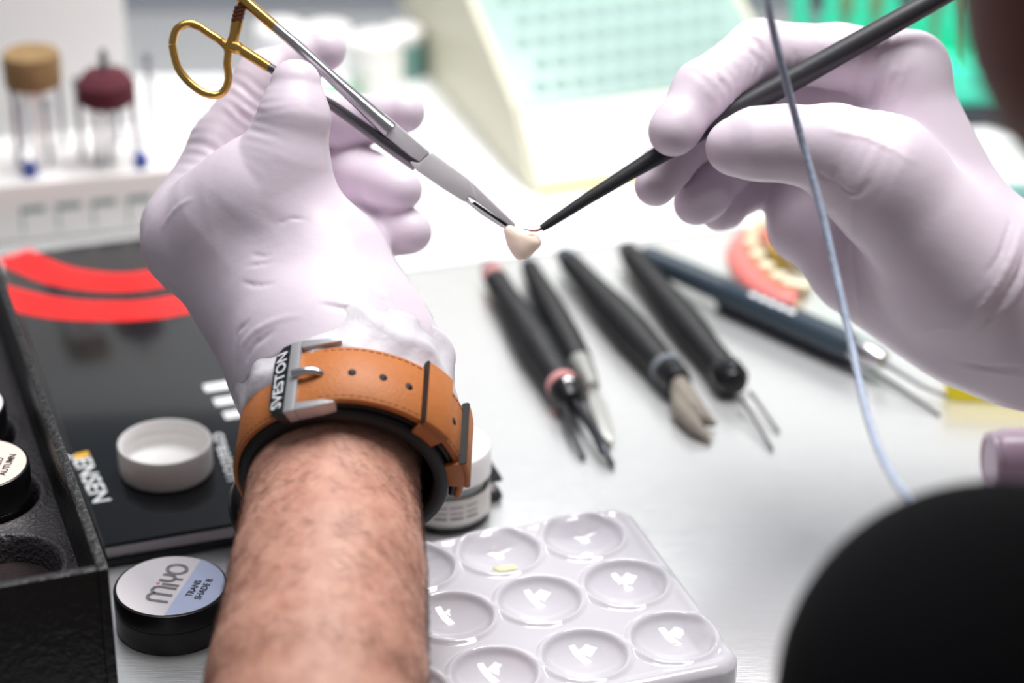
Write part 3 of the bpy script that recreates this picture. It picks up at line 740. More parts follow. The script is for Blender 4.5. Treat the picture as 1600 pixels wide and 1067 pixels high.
for r_ in range(6):
    for k in range(11):
        c_ = fl + slu * (0.010 + 0.0135 * r_) + on * (0.012 + 0.0092 * k + 0.0046 * (r_ % 2))
        if (c_ - fl).dot(slu) > sl.length - 0.004: continue
        lathe('dimple', c_ + sn * 0.0001, sn, [(0, 0.0034), (0.0005, 0.0034), (0.0007, 0.0028), (0.0003, 0.0024)], 'mint_dark', og, n=12)

# emerald rack with rods
e0 = G(1285, 172, 0.012); e0w = Vector((e0.x, e0.y, 0)); eN_ = on.copy()
eA = G(1340, 205, 0); eB = G(1600, 200, 0); ev = (eB - eA); ev.z = 0; ew = ev.normalized(); eback = Vector((-ew.y, ew.x, 0))
eh = 0.05
rk = thing('bur_rack', eA, 'emerald green bur rack on a charcoal base in the far corner', 'rack')
c0 = eA - ew * 0.03
box('base', c0 + ew * 0.065 + eback * 0.02, ew * 0.13, eback * 0.04, Z * 0.010, 'charcoal', rk, 0.001)
box('block', c0 + ew * 0.058 + eback * 0.02 + Z * 0.0102, ew * 0.112, eback * 0.034, Z * 0.017, 'emerald', rk, 0.002)
box('rear_plate', c0 + ew * 0.058 + eback * 0.032 + Z * 0.0272, ew * 0.112, eback * 0.008, Z * 0.045, 'emerald', rk, 0.001)
for k in range(8):
    b_ = c0 + ew * (0.010 + 0.0135 * k) + eback * 0.012 + Z * 0.0272
    lathe('rod', b_, Z, [(0, 0.0018), (0.024, 0.0018), (0.026, 0.0034), (0.034, 0.0036), (0.038, 0.001)], 'emerald_dark' if k % 3 else 'rod', rk, n=12)
tb_ = G(1600, 330, 0)
o = box('tray', tb_ + ew * 0.05 + eback * 0.01, ew * 0.12, eback * 0.014, Z * 0.006, 'teal', bev=0.001); tag(o, 'low teal plastic tray just past the gloved wrist', 'tray')
wb = G(1520, 260, 0)
o = box('paper_pad', wb + ew * 0.06 + eback * 0.0, ew * 0.16, eback * 0.06, Z * 0.003, 'sheet', bev=0.0006); tag(o, 'white paper pad in front of the emerald rack', 'paper')

# bur stand on the left
sA = G(-60, 400, 0); sA = G(20, 396, 0.0); sB = G(250, 372, 0.0)
bx = (sB - sA); bx.normalize(); by = Vector((-bx.y, bx.x, 0)); org = G(0, 392, 0.0) + by * 0.004
bs = thing('bur_stand', org, 'white bur stand with upright card behind the black brochure', 'stand')
box('base', org + bx * 0.03 + by * 0.028, bx * 0.115, by * 0.052, Z * 0.026, 'white_plastic', bs, 0.002)
box('back_card', org + bx * 0.012 + by * 0.075, bx * 0.105, by * 0.004, Z * 0.118, 'sheet', bs, 0.0006)
for k in range(5):
    w0 = org + bx * (0.010 + 0.0145 * k) + by * 0.0018 + Z * 0.013
    obj('print_mark', [w0, w0 + bx * 0.010, w0 + bx * 0.010 + Z * 0.0028, w0 + Z * 0.0028], [(0, 1, 2, 3)], 'grey_text', bs, smooth=False)
    obj('print_line', [w0 - Z * 0.009, w0 + bx * 0.0008 - Z * 0.009, w0 + bx * 0.0008, w0], [(0, 1, 2, 3)], 'grey_text', bs, smooth=False)
def on_stand(px, depth): return org + bx * ((px - 0) / 3.70 * 0.001 - 0.0) + by * depth + Z * 0.026
ORD = ('first', 'second', 'third', 'fourth', 'fifth', 'sixth', 'seventh', 'eighth', 'ninth')
BURG = 'burs standing in the white stand'
for k, (px, dep, hh) in enumerate(((45, 0.020, 0.036), (62, 0.040, 0.032), (92, 0.018, 0.030), (118, 0.038, 0.036), (142, 0.024, 0.036), (165, 0.012, 0.030), (205, 0.036, 0.034), (226, 0.020, 0.036), (256, 0.034, 0.040))):
    b_ = on_stand(px, dep)
    u = thing('bur', b_, ORD[k] + ' thin steel bur along the white stand, counted from the tan wheel end', 'bur', BURG)
    lathe('shank', b_, Z, [(0, 0.0012), (hh * 0.8, 0.0012)], 'rod', u, n=10)
    lathe('head', b_ + Z * hh * 0.8, Z, [(0, 0.0008), (hh * 0.05, 0.0016), (hh * 0.16, 0.0017), (hh * 0.2, 0.0005)], 'white_plastic' if k % 2 else 'rod', u, n=10)
for px, dep, w_, hh, nm in ((76, 0.016, 0.0118, 0.037, 'tan'), (183, 0.014, 0.0122, 0.025, 'maroon')):
    b_ = on_stand(px, dep)
    if nm == 'tan':
        u = thing('bristle_polisher', b_, 'tan bristle brush wheel on the white bur stand', 'brush', 'polishing wheels')
        lathe('bristle_disc', b_ + Z * hh, Z, [(0, w_ * 0.8), (0.0008, w_ * 0.97), (0.012, w_), (0.0142, w_ * 0.94), (0.0145, w_ * 0.5)], 'tan_bristle', u, n=32)
        lathe('shank', b_, Z, [(0, 0.0012), (hh - 0.004, 0.0012), (hh - 0.0038, 0.006), (hh, 0.007)], 'white_plastic', u, n=16)
    else:
        u = thing('bristle_polisher', b_, 'maroon bristle brush wheel on the white bur stand', 'brush', 'polishing wheels')
        lathe('bristle_disc', b_ + Z * hh, Z, [(0, w_ * 0.3), (0.0015, w_ * 0.75), (0.004, w_), (0.0115, w_ * 0.97), (0.0155, w_ * 0.7), (0.017, w_ * 0.3)], 'maroon', u, n=32)
        lathe('shank', b_, Z, [(0, 0.0012), (hh, 0.0012)], 'rod', u, n=12)
        lathe('tip', b_ + Z * (hh + 0.017), Z, [(0, 0.0018), (0.006, 0.0018), (0.0085, 0.001)], 'rod', u, n=12)
for px, dep in ((58, 0.010), (226, 0.008)):
    b_ = on_stand(px, dep); o = lathe('stopper', b_, Z, [(0, 0.0032), (0.005, 0.0030), (0.006, 0.002)], 'deep_blue', n=14)
    tag(o, 'small blue stopper on the stand by the ' + ('tan wheel' if px < 100 else 'maroon wheel'), 'stopper', 'blue stoppers')

# pots and bits between stand and organiser
def pot(name, px, py, r, h, m, capm, label, cat, tilt=0.0):
    b_ = G(px, py, 0.0); t_ = thing(name, b_, label, cat)
    lathe('body', b_, Z, [(0, r * 0.9), (0.001, r), (h * 0.7, r), (h * 0.78, r * 0.8)], m, t_, n=32)
    lathe('cap', b_ + Z * h * 0.781, Z, [(0, r * 0.95), (h * 0.18, r * 0.95), (h * 0.22, r * 0.8)], capm, t_, n=32)
pot('bottle', 588, 150, 0.013, 0.030, 'white_plastic', 'white_plastic', 'squat white bottle behind the gloved fingers', 'bottle')
pot('bottle', 632, 118, 0.010, 0.024, 'teal', 'white_plastic', 'small teal bottle with white cap next to the organiser', 'bottle')
pot('bottle', 440, 118, 0.012, 0.026, 'white_plastic', 'white_plastic', 'white bottle behind the gold scissor ring', 'bottle')
pot('bottle', 512, 108, 0.012, 0.022, 'sheet', 'white_plastic', 'white bottle standing farthest back, beyond the index finger', 'bottle')
bb = G(412, 142, 0); o = box('carton', bb, Vector((0.012, 0.004, 0)), Vector((-0.003, 0.012, 0)), Z * 0.013, 'blue_plastic', bev=0.001); tag(o, 'small blue carton seen past the gold scissor ring', 'carton')
gb = G(528, 172, 0); o = box('carton', gb, Vector((0.016, 0.004, 0)), Vector((-0.003, 0.012, 0)), Z * 0.010, 'green_plastic', bev=0.001); tag(o, 'small green carton glimpsed between the fingers', 'carton')
s0 = G(400, 330, 0); o = box('paper_sheet', Vector((-0.098, 1.06, 0.0001)), Vector((0.24, 0.0, 0)), Vector((0, 0.16, 0)), Z * 0.0004, 'sheet'); tag(o, 'white paper sheet under the bottles by the back wall', 'paper')

# denture model
dm = G(1205, 452, 0); th_ = thing('denture_model', dm, 'cream denture model with pink gums lying near the slate probe', 'model')
arc_px = [(1150, 392), (1156, 425), (1178, 452), (1212, 474), (1250, 470)]
pts = spline([G(1262, 392, 0.009), G(1222, 372, 0.009), G(1180, 374, 0.009), G(1160, 402, 0.009), G(1180, 440, 0.009), G(1216, 470, 0.009), G(1250, 478, 0.009)], 6)
tube('stone_base', [Vector((p.x, p.y, 0.006)) for p in pts], 0.0058, 'stone', th_, n=14)
tube('gum', [Vector((p.x, p.y, 0.0105)) + Vector((-0.002, -0.002, 0)) for p in pts[8:]], 0.0050, 'gum', th_, n=14)
for i in range(4, len(pts), 3):
    q = Vector((pts[i].x, pts[i].y, 0.0112)) + Vector((0.003, 0.002, 0))
    lathe('tooth', q, Z, [(0, 0.0032), (0.003, 0.0036), (0.006, 0.0030), (0.0066, 0.0016)], 'stone', th_, n=14)
box('ochre_block', G(1235, 412, 0.0), Vector((0.018, 0, 0)), Vector((0, 0.012, 0)), Z * 0.008, 'ochre', th_, 0.001)

# yellow block, lilac tub on the right
y0_ = G(1478, 626, 0); y1_ = G(1640, 634, 0); yx = (y1_ - y0_).normalized(); yb = Vector((-yx.y, yx.x, 0))
o = prism('yellow_block', [y0_, y0_ + yx * 0.05, y0_ + yx * 0.05 + yb * 0.012, y0_ + yb * 0.012], Z * 0.0135 + yb * 0.001, 'yellow', bev=0.0008)
tag(o, 'bright yellow block standing under the gloved wrist', 'block')
lt = thing('tub', G(1600, 770, 0.0), 'lilac plastic tub with a rolled rim beside the black sleeve', 'tub')
la = P(1540, 722, 0.83); lax = Vector((1, 0.12, -0.02)).normalized()
lz = 0.0115; la = G(1552, 722, lz)
lathe('body', la, lax, [(0.0, 0.0085), (0.0004, 0.0098), (0.003, 0.0112), (0.03, 0.0114), (0.06, 0.0114), (0.061, 0.009)], 'lilac', lt, n=48)
lathe('rim', la - lax * 0.0012, lax, [(0, 0.0086), (-0.0006, 0.0092), (-0.0004, 0.0102), (0.0012, 0.0108), (0.0022, 0.0104)], 'lilac', lt, n=48)

# ================================================================== THE PERSON
pr = thing('person', (0.2, 0.42, -0.03), 'technician in black shirt and lilac gloves holding needle holder and brush', 'person')
def pd(lst, D=0.80):
    """[(px,py,depth offset mm,radius px)] -> world points, radii"""
    pts, rad = [], []
    for (x, y, dz, r) in lst:
        d = D + dz * 0.001; pts.append(P(x, y, d)); rad.append(r * d / F)
    return pts, rad
# forearm axis (left)
W0, W1, W2 = P(496, 1067, 0.700), P(520, 770, 0.752), P(540, 640, 0.772)
Elb = W0 + (W0 - W1).normalized() * 0.115 + Vector((0, 0, -0.012))
ShL = P(1560, 1100, 0.56); ShM = P(1500, 1480, 0.55)
ShR = Vector((0.40, 0.42, 0.13)); ElbR = Vector((0.37, 0.585, 0.045))
Wr = P(1640, 492, 0.822)
Hc = P(2066, -525, 0.48)
hf = Vector((-0.25, 0.80, -0.50)).normalized(); hl = Vector((0, 0, 1)).cross(hf).normalized(); hu = hf.cross(hl).normalized()
NeckB = Vector((0.245, 0.36, 0.16))

def body():
    fl_ = Field((-0.13, 0.25, -0.16), (0.47, 0.80, 0.45), 0.0022)
    # left forearm
    a_ = (W2 - W0).normalized()
    fl_.cap(Elb, W0, 0.0345, 0.0304, 0.002); fl_.cap(W0, P(513, 900, 0.727), 0.0304, 0.0279, 0.002); fl_.cap(P(513, 900, 0.727), W1, 0.0279, 0.0252, 0.002)
    fl_.cap(W1, W2, 0.0252, 0.0240, 0.002); fl_.cap(W2, P(515, 560, 0.785), 0.0240, 0.024, 0.004)
    fl_.cap(Elb, ShM, 0.034, 0.034, 0.004); fl_.cap(ShM, ShL, 0.034, 0.034, 0.004)
    # shoulders, torso, neck (inside the shirt)
    fl_.cap(ShL, NeckB, 0.034, 0.036, 0.004); fl_.cap(NeckB, ShR, 0.036, 0.034, 0.004); fl_.cap(NeckB, NeckB + Vector((0.01, -0.02, -0.16)), 0.06, 0.07, 0.02)
    fl_.cap(NeckB, Hc - hf * 0.025 - hu * 0.06, 0.046, 0.044, 0.004)
    # right arm
    fl_.cap(ShR, ElbR, 0.034, 0.032, 0.004); fl_.cap(ElbR, Wr, 0.034, 0.024, 0.004)
    # head
    ax = (hf, hl, hu)
    fl_.ell(Hc + hu * 0.02 - hf * 0.012, ax, (0.092, 0.074, 0.080), 0.01)
    fl_.ell(Hc - hu * 0.038 + hf * 0.022, ax, (0.062, 0.060, 0.066), 0.03)
    fl_.ell(Hc - hu * 0.080 + hf * 0.062, ax, (0.022, 0.026, 0.020), 0.02)     # chin
    fl_.cap(Hc + hf * 0.082 + hu * 0.012, Hc + hf * 0.102 - hu * 0.026, 0.008, 0.012, 0.012)    # nose
    fl_.ell(Hc + hf * 0.092 - hu * 0.028, ax, (0.012, 0.018, 0.010), 0.006)
    fl_.cap(Hc + hf * 0.080 + hu * 0.026 + hl * 0.034, Hc + hf * 0.080 + hu * 0.026 - hl * 0.034, 0.008, 0.008, 0.012)    # brow
    for s in (-1, 1):
        fl_.ell(Hc + hf * 0.088 + hu * 0.008 + hl * 0.031 * s, ax, (0.012, 0.013, 0.010), 0.006, 'sub')
        fl_.ell(Hc - hf * 0.008 - hu * 0.006 + hl * 0.076 * s, ax, (0.018, 0.008, 0.031), 0.005)
        fl_.ell(Hc - hf * 0.002 - hu * 0.004 + hl * 0.084 * s, ax, (0.009, 0.006, 0.018), 0.004, 'sub')
    for dz in (0.0045, -0.0045): fl_.cap(Hc + hf * 0.083 - hu * (0.053 - dz) + hl * 0.020, Hc + hf * 0.083 - hu * (0.053 - dz) - hl * 0.020, 0.004, 0.004, 0.004)
    V, Q = fl_.mesh(2)
    return nobj('body', V, Q, 'skin', pr)
body()
for s in (-1, 1):
    lathe('eye', Hc + hf * 0.078 + hu * 0.008 + hl * 0.031 * s - hf * 0.010, hf, [(0.0001, 0.002)] + [(0.011 - 0.011 * math.cos(t * math.pi / 10), 0.011 * math.sin(t * math.pi / 10)) for t in range(1, 10)], 'eye', pr, n=16)
def hair():
    g = Field(Hc - Vector((0.13,) * 3), Hc + Vector((0.13,) * 3), 0.003); ax = (hf, hl, hu)
    g.ell(Hc + hu * 0.026 - hf * 0.018, ax, (0.095, 0.080, 0.084), 0.01)
    g.ell(Hc + hf * 0.075 - hu * 0.03, ax, (0.070, 0.10, 0.085), 0.008, 'sub')
    V, Q = g.mesh(1); nobj('hair', V, Q, 'hair', pr)
    g = Field(Hc - Vector((0.13,) * 3), Hc + Vector((0.13,) * 3), 0.003)
    g.ell(Hc - hu * 0.052 + hf * 0.024, ax, (0.066, 0.0655, 0.060), 0.01); g.ell(Hc - hu * 0.084 + hf * 0.064, ax, (0.024, 0.030, 0.022), 0.02)
    g.ell(Hc + hf * 0.06 + hu * 0.02, ax, (0.085, 0.064, 0.060), 0.008, 'sub'); g.ell(Hc - hf * 0.06 + hu * 0.01, ax, (0.05, 0.09, 0.06), 0.006, 'sub')
    g.ell(Hc + hf * 0.090 - hu * 0.053, ax, (0.014, 0.024, 0.008), 0.004, 'sub')
    V, Q = g.mesh(1); nobj('beard', V, Q, 'hair', pr)
hair()
def shirt():
    g = Field((-0.12, 0.22, -0.17), (0.48, 0.64, 0.25), 0.0036)
    e_ = Elb + (ShM - Elb) * 0.12
    g.cap(e_, ShM, 0.041, 0.043, 0.008); g.cap(ShM, ShL, 0.043, 0.0425, 0.008); g.cap(ShL, NeckB, 0.0432, 0.050, 0.008); g.cap(ShL, ShL + Vector((0.06, -0.05, -0.17)), 0.0432, 0.09, 0.02)
    g.cap(NeckB, ShR, 0.052, 0.048, 0.008); g.cap(NeckB, NeckB + Vector((0.02, -0.03, -0.20)), 0.08, 0.10, 0.02); g.cap(ShR, ShR + Vector((-0.05, -0.05, -0.18)), 0.05, 0.09, 0.02)
    g.cap(ShR, ElbR, 0.046, 0.043, 0.008); g.cap(ElbR, ElbR + (Wr - ElbR) * 0.35, 0.043, 0.038, 0.008)
    V, Q = g.mesh(2); return nobj('shirt', V, Q, 'shirt', pr)
shirt()

# ---- left glove
LFt = [(462, 132, -12, 40), (459, 185, -13, 55), (446, 245, -12, 61), (428, 305, -9, 72)]
def left_glove():
    lo = Vector((1e9,) * 3); hi = -lo
    corners = [P(x, y, d) for x in (190, 740) for y in (20, 700) for d in (0.74, 0.88)]
    lo = [min(c[k] for c in corners) for k in range(3)]; hi = [max(c[k] for c in corners) for k in range(3)]
    g = Field(lo, hi, 0.00072)
    # palm: wrist, back of the hand, thenar mound
    def cap(f, A_, B_, k, wr=None):
        pts, r = pd([A_, B_]); f.cap(pts[0], pts[1], r[0], r[1], k, wr)
    wz = -26
    cap(g, (540, 640, -28, 150), (512, 560, -17, 152), 0.006)
    cap(g, (512, 560, -17, 152), (455, 460, -2, 138), 0.007)
    cap(g, (440, 500, -6, 105), (300, 378, 8, 70), 0.007)
    cap(g, (455, 460, -2, 130), (345, 350, 14, 92), 0.007)
    cap(g, (300, 378, 8, 70), (287, 350, 14, 55), 0.008)
    cap(g, (385, 350, 0, 98), (306, 374, 7, 68), 0.006); cap(g, (385, 350, 0, 98), (455, 455, -2, 130), 0.006); cap(g, (412, 315, -5, 84), (306, 366, 8, 62), 0.006)
    cap(g, (592, 560, -22, 100), (500, 415, -8, 98), 0.007)
    cap(g, (500, 415, -8, 98), (436, 318, -8, 74), 0.007)
    cap(g, (600, 520, 4, 80), (520, 410, 28, 85), 0.007)          # heel on the far side
    cap(g, (520, 410, 28, 80), (560, 372, 42, 52), 0.006)
    palm = g.f.copy()
    tot = palm.copy()
    fingers = [
        ([(446, 240, -10, 60), (412, 310, -5, 88), (385, 350, 0, 100)], [None, None], 0.012),
        # thumb
        (LFt, [[(0.8, 0.0003, 0.0030, 0.006, 0.3)], [(0.45, 0.0005, 0.0030, 0.006, 1.1)], [(0.3, 0.00015, 0.0036, 0.006, 2.0)]], 0.012),
        # index
        ([(287, 352, 12, 58), (345, 226, 22, 46), (412, 122, 27, 41), (470, 96, 28, 35), (507, 78, 27, 34)],
         [[(0.55, 0.00045, 0.0040, 0.018, 0.5)], [(0.35, 0.00055, 0.0036, 0.014, 1.5)], None, None], 0.005),
        # middle
        ([(345, 330, 30, 52), (450, 175, 56, 44), (545, 192, 48, 43), (600, 182, 40, 36), (632, 176, 36, 32)],
         [None, [(0.8, 0.0004, 0.003, 0.010, 0.4)], None, None], 0.004),
        # ring
        ([(400, 380, 34, 52), (500, 272, 58, 44), (566, 276, 44, 43), (606, 288, 34, 39), (626, 296, 30, 34)],
         [None, [(0.7, 0.0005, 0.003, 0.012, 0.9)], None, None], 0.004),
        # little
        ([(470, 430, 36, 50), (545, 350, 56, 42), (590, 352, 44, 40), (622, 358, 36, 37), (640, 362, 32, 35)],
         [None, [(0.7, 0.0004, 0.003, 0.010, 0.2)], None, None], 0.004),
    ]
    for lst, wr, k in fingers:
        fg = g.new(); pts, rad = pd(lst)
        for i in range(len(pts) - 1): fg.cap(pts[i], pts[i + 1], rad[i], rad[i + 1], 0.0035, wr[i])
        tot = np.minimum(tot, Field.smin(palm, fg.f, k))
    g.f = tot
    # folds and creases of the stretched film
    for pix, r, gv in (
        ([(548, 416), (600, 452), (648, 512), (688, 566)], 0.00085, False), ([(540, 424), (592, 462), (640, 522)], 0.0006, True),
        ([(500, 468), (560, 480), (612, 504), (650, 540)], 0.0008, False), ([(505, 476), (560, 489), (606, 512)], 0.0006, True),
        ([(384, 416), (404, 414), (426, 410)], 0.0005, True), ([(378, 441), (402, 446), (430, 443)], 0.0006, True), ([(395, 398), (410, 401), (424, 398)], 0.0005, True),
        ([(372, 562), (384, 532), (418, 506), (468, 492)], 0.0008, False), ([(384, 566), (398, 540), (430, 516)], 0.0007, True), ([(366, 548), (372, 520), (392, 500)], 0.0006, True),
        ([(253, 358), (266, 338), (280, 322), (300, 310)], 0.0007, False),
        ([(430, 350), (460, 342), (482, 346)], 0.0004, True)):
        g.crease(pix, r, gv)
    g.cut(P(545, 655, 0.772), (W0 - W2).normalized())
    V, Q = g.mesh(1)
    return nobj('glove', V, Q, 'glove', pr, label='lilac glove pinching the needle holder')
gl = left_glove()
# bunched cuff
def cuff():
    a_ = (W2 - W0).normalized(); u_ = RGT - a_ * RGT.dot(a_); u_.normalize(); v_ = u_.cross(a_).normalized()
    c0 = P(540, 640, 0.770); n, m_ = 160, 26; V = []; Fc = []
    for j in range(m_ + 1):
        s = -0.010 + 0.036 * j / m_
        for k in range(n):
            t = 2 * math.pi * k / n
            ru, rv = 0.0332, 0.0312
            env = math.sin(math.pi * min(1, max(0, j / m_))) ** 0.5
            w = 0.0005 * math.sin(5 * t + 3 * j / m_) + 0.0004 * math.sin(11 * t - 5 * j / m_ + 1) + 0.0010 * (1 - 2 * abs(math.sin(2.1 * math.pi * j / m_ + 1.1 * math.sin(2 * t + 1) + 0.5 * math.sin(7 * t)))) + 0.0004 * abs(math.sin(9 * t + 4 * j / m_))
            sh = 0.004 * math.sin(2 * t + 0.6) + 0.002 * math.sin(5 * t)
            rad = 1 - (0.10 + 0.14 * j / m_) * (1 - env) - 0.35 * max(0, (j / m_ - 0.76) / 0.24); env *= max(0.0, min(1.0, (0.86 - j / m_) / 0.16))
            tp = 1 - 0.02 * (j / m_)
            V.append(c0 + a_ * (s + sh * (0.3 + 0.5 * j / m_)) + u_ * math.cos(t) * (ru * rad * tp + w * env) + v_ * math.sin(t) * (rv * rad * tp + w * env))
    for j in range(m_):
        for k in range(n):
            a, b = j * n + k, j * n + (k + 1) % n; Fc.append((a, b, b + n, a + n))
    return obj('cuff', V, Fc, 'cuff', gl, label='white bunched cuff of the glove under the strap')
cuff()

# ---- right glove
def right_glove():
    corners = [P(x, y, d) for x in (960, 1760) for y in (0, 680) for d in (0.755, 0.885)]
    lo = [min(c[k] for c in corners) for k in range(3)]; hi = [max(c[k] for c in corners) for k in range(3)]
    g = Field(lo, hi, 0.0008)
    def cap(f, A_, B_, k, wr=None):
        pts, r = pd([A_, B_]); f.cap(pts[0], pts[1], r[0], r[1], k, wr)
    Dz = 18
    cap(g, (1720, 520, 22, 150), (1600, 482, 20, 148), 0.006)
    cap(g, (1600, 482, 20, 146), (1490, 420, 16, 140), 0.008)
    cap(g, (1500, 372, 20, 96), (1413, 118, 18, 57), 0.008)      # index metacarpal
    cap(g, (1500, 405, 22, 108), (1385, 200, 24, 68), 0.008)
    cap(g, (1500, 440, 24, 115), (1320, 285, 30, 72), 0.008)
    cap(g, (1500, 480, 22, 105), (1262, 352, 34, 60), 0.008)      # little metacarpal
    cap(g, (1515, 505, 20, 86), (1340, 420, 28, 72), 0.008)
    cap(g, (1510, 430, 2, 110), (1375, 275, -6, 92), 0.007)       # thenar
    palm = g.f.copy(); tot = palm.copy()
    fingers = [
        ([(1375, 275, -6, 92), (1300, 234, -8, 70), (1228, 224, -9, 58), (1180, 225, -9, 55), (1146, 230, -8, 44)],
         [[(0.6, 0.0004, 0.0036, 0.008, 0.3)], None, None, None], 0.008),
        ([(1425, 108, 18, 60), (1310, 88, 17, 49), (1186, 82, 14, 50), (1098, 142, 4, 46), (1056, 200, -3, 37), (1050, 208, -4, 35)],
         [[(0.5, 0.0004, 0.004, 0.010, 0.7)], [(0.75, 0.0005, 0.0034, 0.010, 1.7)], [(0.25, 0.0004, 0.0034, 0.010, 0.7), (0.9, 0.0004, 0.0034, 0.008, 2.7)], None, None], 0.006),
        ([(1385, 195, 26, 58), (1200, 150, 36, 46), (1092, 205, 26, 42), (1040, 262, 16, 37), (1024, 290, 13, 33)],
         [None, [(0.8, 0.0004, 0.0034, 0.010, 1.7)], None, None], 0.006),
        ([(1322, 280, 32, 58), (1200, 205, 46, 45), (1130, 262, 34, 42), (1100, 306, 26, 37), (1086, 318, 24, 34)],
         [None, [(0.8, 0.0004, 0.0034, 0.010, 0.3)], None, None], 0.006),
        ([(1262, 350, 34, 54), (1215, 262, 50, 42), (1160, 296, 42, 36), (1132, 324, 36, 31), (1122, 330, 35, 29)],
         [None, None, None, None], 0.006),
    ]
    for lst, wr, k in fingers:
        fg = g.new(); pts, rad = pd(lst)
        for i in range(len(pts) - 1): fg.cap(pts[i], pts[i + 1], rad[i], rad[i + 1], 0.0035, wr[i])
        tot = np.minimum(tot, Field.smin(palm, fg.f, k))
    g.f = tot
    for pix, r, gv in (
        ([(1272, 268), (1298, 282), (1330, 302), (1346, 298), (1358, 282)], 0.0009, True), ([(1331, 300), (1332, 345), (1334, 420), (1346, 500)], 0.0008, False),
        ([(1304, 262), (1306, 284)], 0.0006, True), ([(1318, 262), (1322, 288), (1330, 298)], 0.0006, False),
        ([(1180, 58), (1190, 92), (1174, 132)], 0.0008, True), ([(1168, 70), (1176, 98), (1164, 132)], 0.0006, True), ([(1152, 86), (1160, 110), (1152, 134)], 0.0005, True),
        ([(1108, 100), (1126, 128), (1124, 158)], 0.0009, True), ([(1240, 74), (1244, 100), (1240, 118)], 0.0006, True), ([(1284, 72), (1286, 92), (1282, 106)], 0.0006, True),
        ([(1332, 168), (1335, 125), (1338, 80)], 0.0008, True), ([(1372, 168), (1388, 124), (1402, 104)], 0.0009, False), ([(1392, 168), (1408, 124), (1420, 96)], 0.0008, False), ([(1356, 166), (1366, 124), (1376, 106)], 0.0007, True),
        ([(1296, 204), (1330, 210), (1366, 220), (1430, 254)], 0.0007, False),
        ([(1596, 352), (1576, 412), (1536, 476), (1476, 536)], 0.0010, False), ([(1606, 372), (1590, 428), (1546, 496), (1500, 536)], 0.0008, True), ([(1612, 408), (1590, 458), (1550, 506)], 0.0010, False), ([(1580, 340), (1562, 396), (1540, 430)], 0.0006, True),
        ([(1500, 574), (1550, 582), (1600, 588)], 0.0009, False), ([(1490, 562), (1540, 572), (1600, 574)], 0.0007, True),
        ([(1440, 520), (1470, 512), (1500, 516)], 0.0007, False), ([(1470, 488), (1456, 508), (1446, 516)], 0.0005, True),
        ([(1060, 290), (1052, 306), (1040, 316)], 0.0005, True), ([(1114, 318), (1108, 334), (1096, 344)], 0.0005, True)):
        g.crease(pix, r, gv)
    g.cut(P(1730, 520, 0.822), (1, 0, 0))
    V, Q = g.mesh(1)
    return nobj('glove', V, Q, 'glove', pr, label='lilac glove holding the thin black brush')
gr = right_glove()

# ---- hair on the forearm
def arm_hair():
    V = []; Fc = []; rnd = random.Random(3)
    segs = [(W0 + (W0 - W1) * 0.15, W0, 0.0306, 0.0302), (W0, P(513, 900, 0.727), 0.0302, 0.0279), (P(513, 900, 0.727), W1, 0.0279, 0.0252), (W1, W2, 0.0254, 0.0242)]
    for n_ in range(2900):
        s = rnd.choices(segs, [0.15, 0.38, 0.32, 0.15])[0]; t = rnd.random(); p = s[0] + (s[1] - s[0]) * t; r = s[2] + (s[3] - s[2]) * t
        a, u, v = frame(s[1] - s[0]); v = v if v.z > 0 else -v; u = a.cross(v)
        th = rnd.uniform(-110, 110) if rnd.random() < 0.5 else rnd.choice((-1, 1)) * rnd.gauss(75, 28)
        th = math.radians(th); nrm = v * math.cos(th) + u * math.sin(th); tan = -v * math.sin(th) + u * math.cos(th)
        side = math.copysign(1, th) * 0.7; ln = rnd.uniform(0.004, 0.0095)
        dr = (-a * rnd.uniform(0.2, 1.0) * rnd.choice((1, 1, 1, -0.4)) + tan * side * rnd.uniform(0.4, 1.3)).normalized()
        rt = p + nrm * (r - 0.0003); md = rt + dr * ln * 0.5 + nrm * 0.0011; tp = rt + dr * ln + nrm * 0.0002 - nrm * (ln ** 2 / r * 0.4)
        w = 0.00005; b_ = len(V); x1 = dr.cross(nrm).normalized()
        for q, ww in ((rt, w), (md, w * 0.85)):
            V += [q + x1 * ww, q - x1 * ww * 0.5 + nrm * ww * 0.87, q - x1 * ww * 0.5 - nrm * ww * 0.87]
        V.append(tp)
        for k in range(3):
            k2 = (k + 1) % 3; Fc.append((b_ + k, b_ + k2, b_ + 3 + k2, b_ + 3 + k)); Fc.append((b_ + 3 + k, b_ + 3 + k2, b_ + 6))
    return obj('arm_hair', V, Fc, 'arm_hair', pr, kind='stuff')
arm_hair()

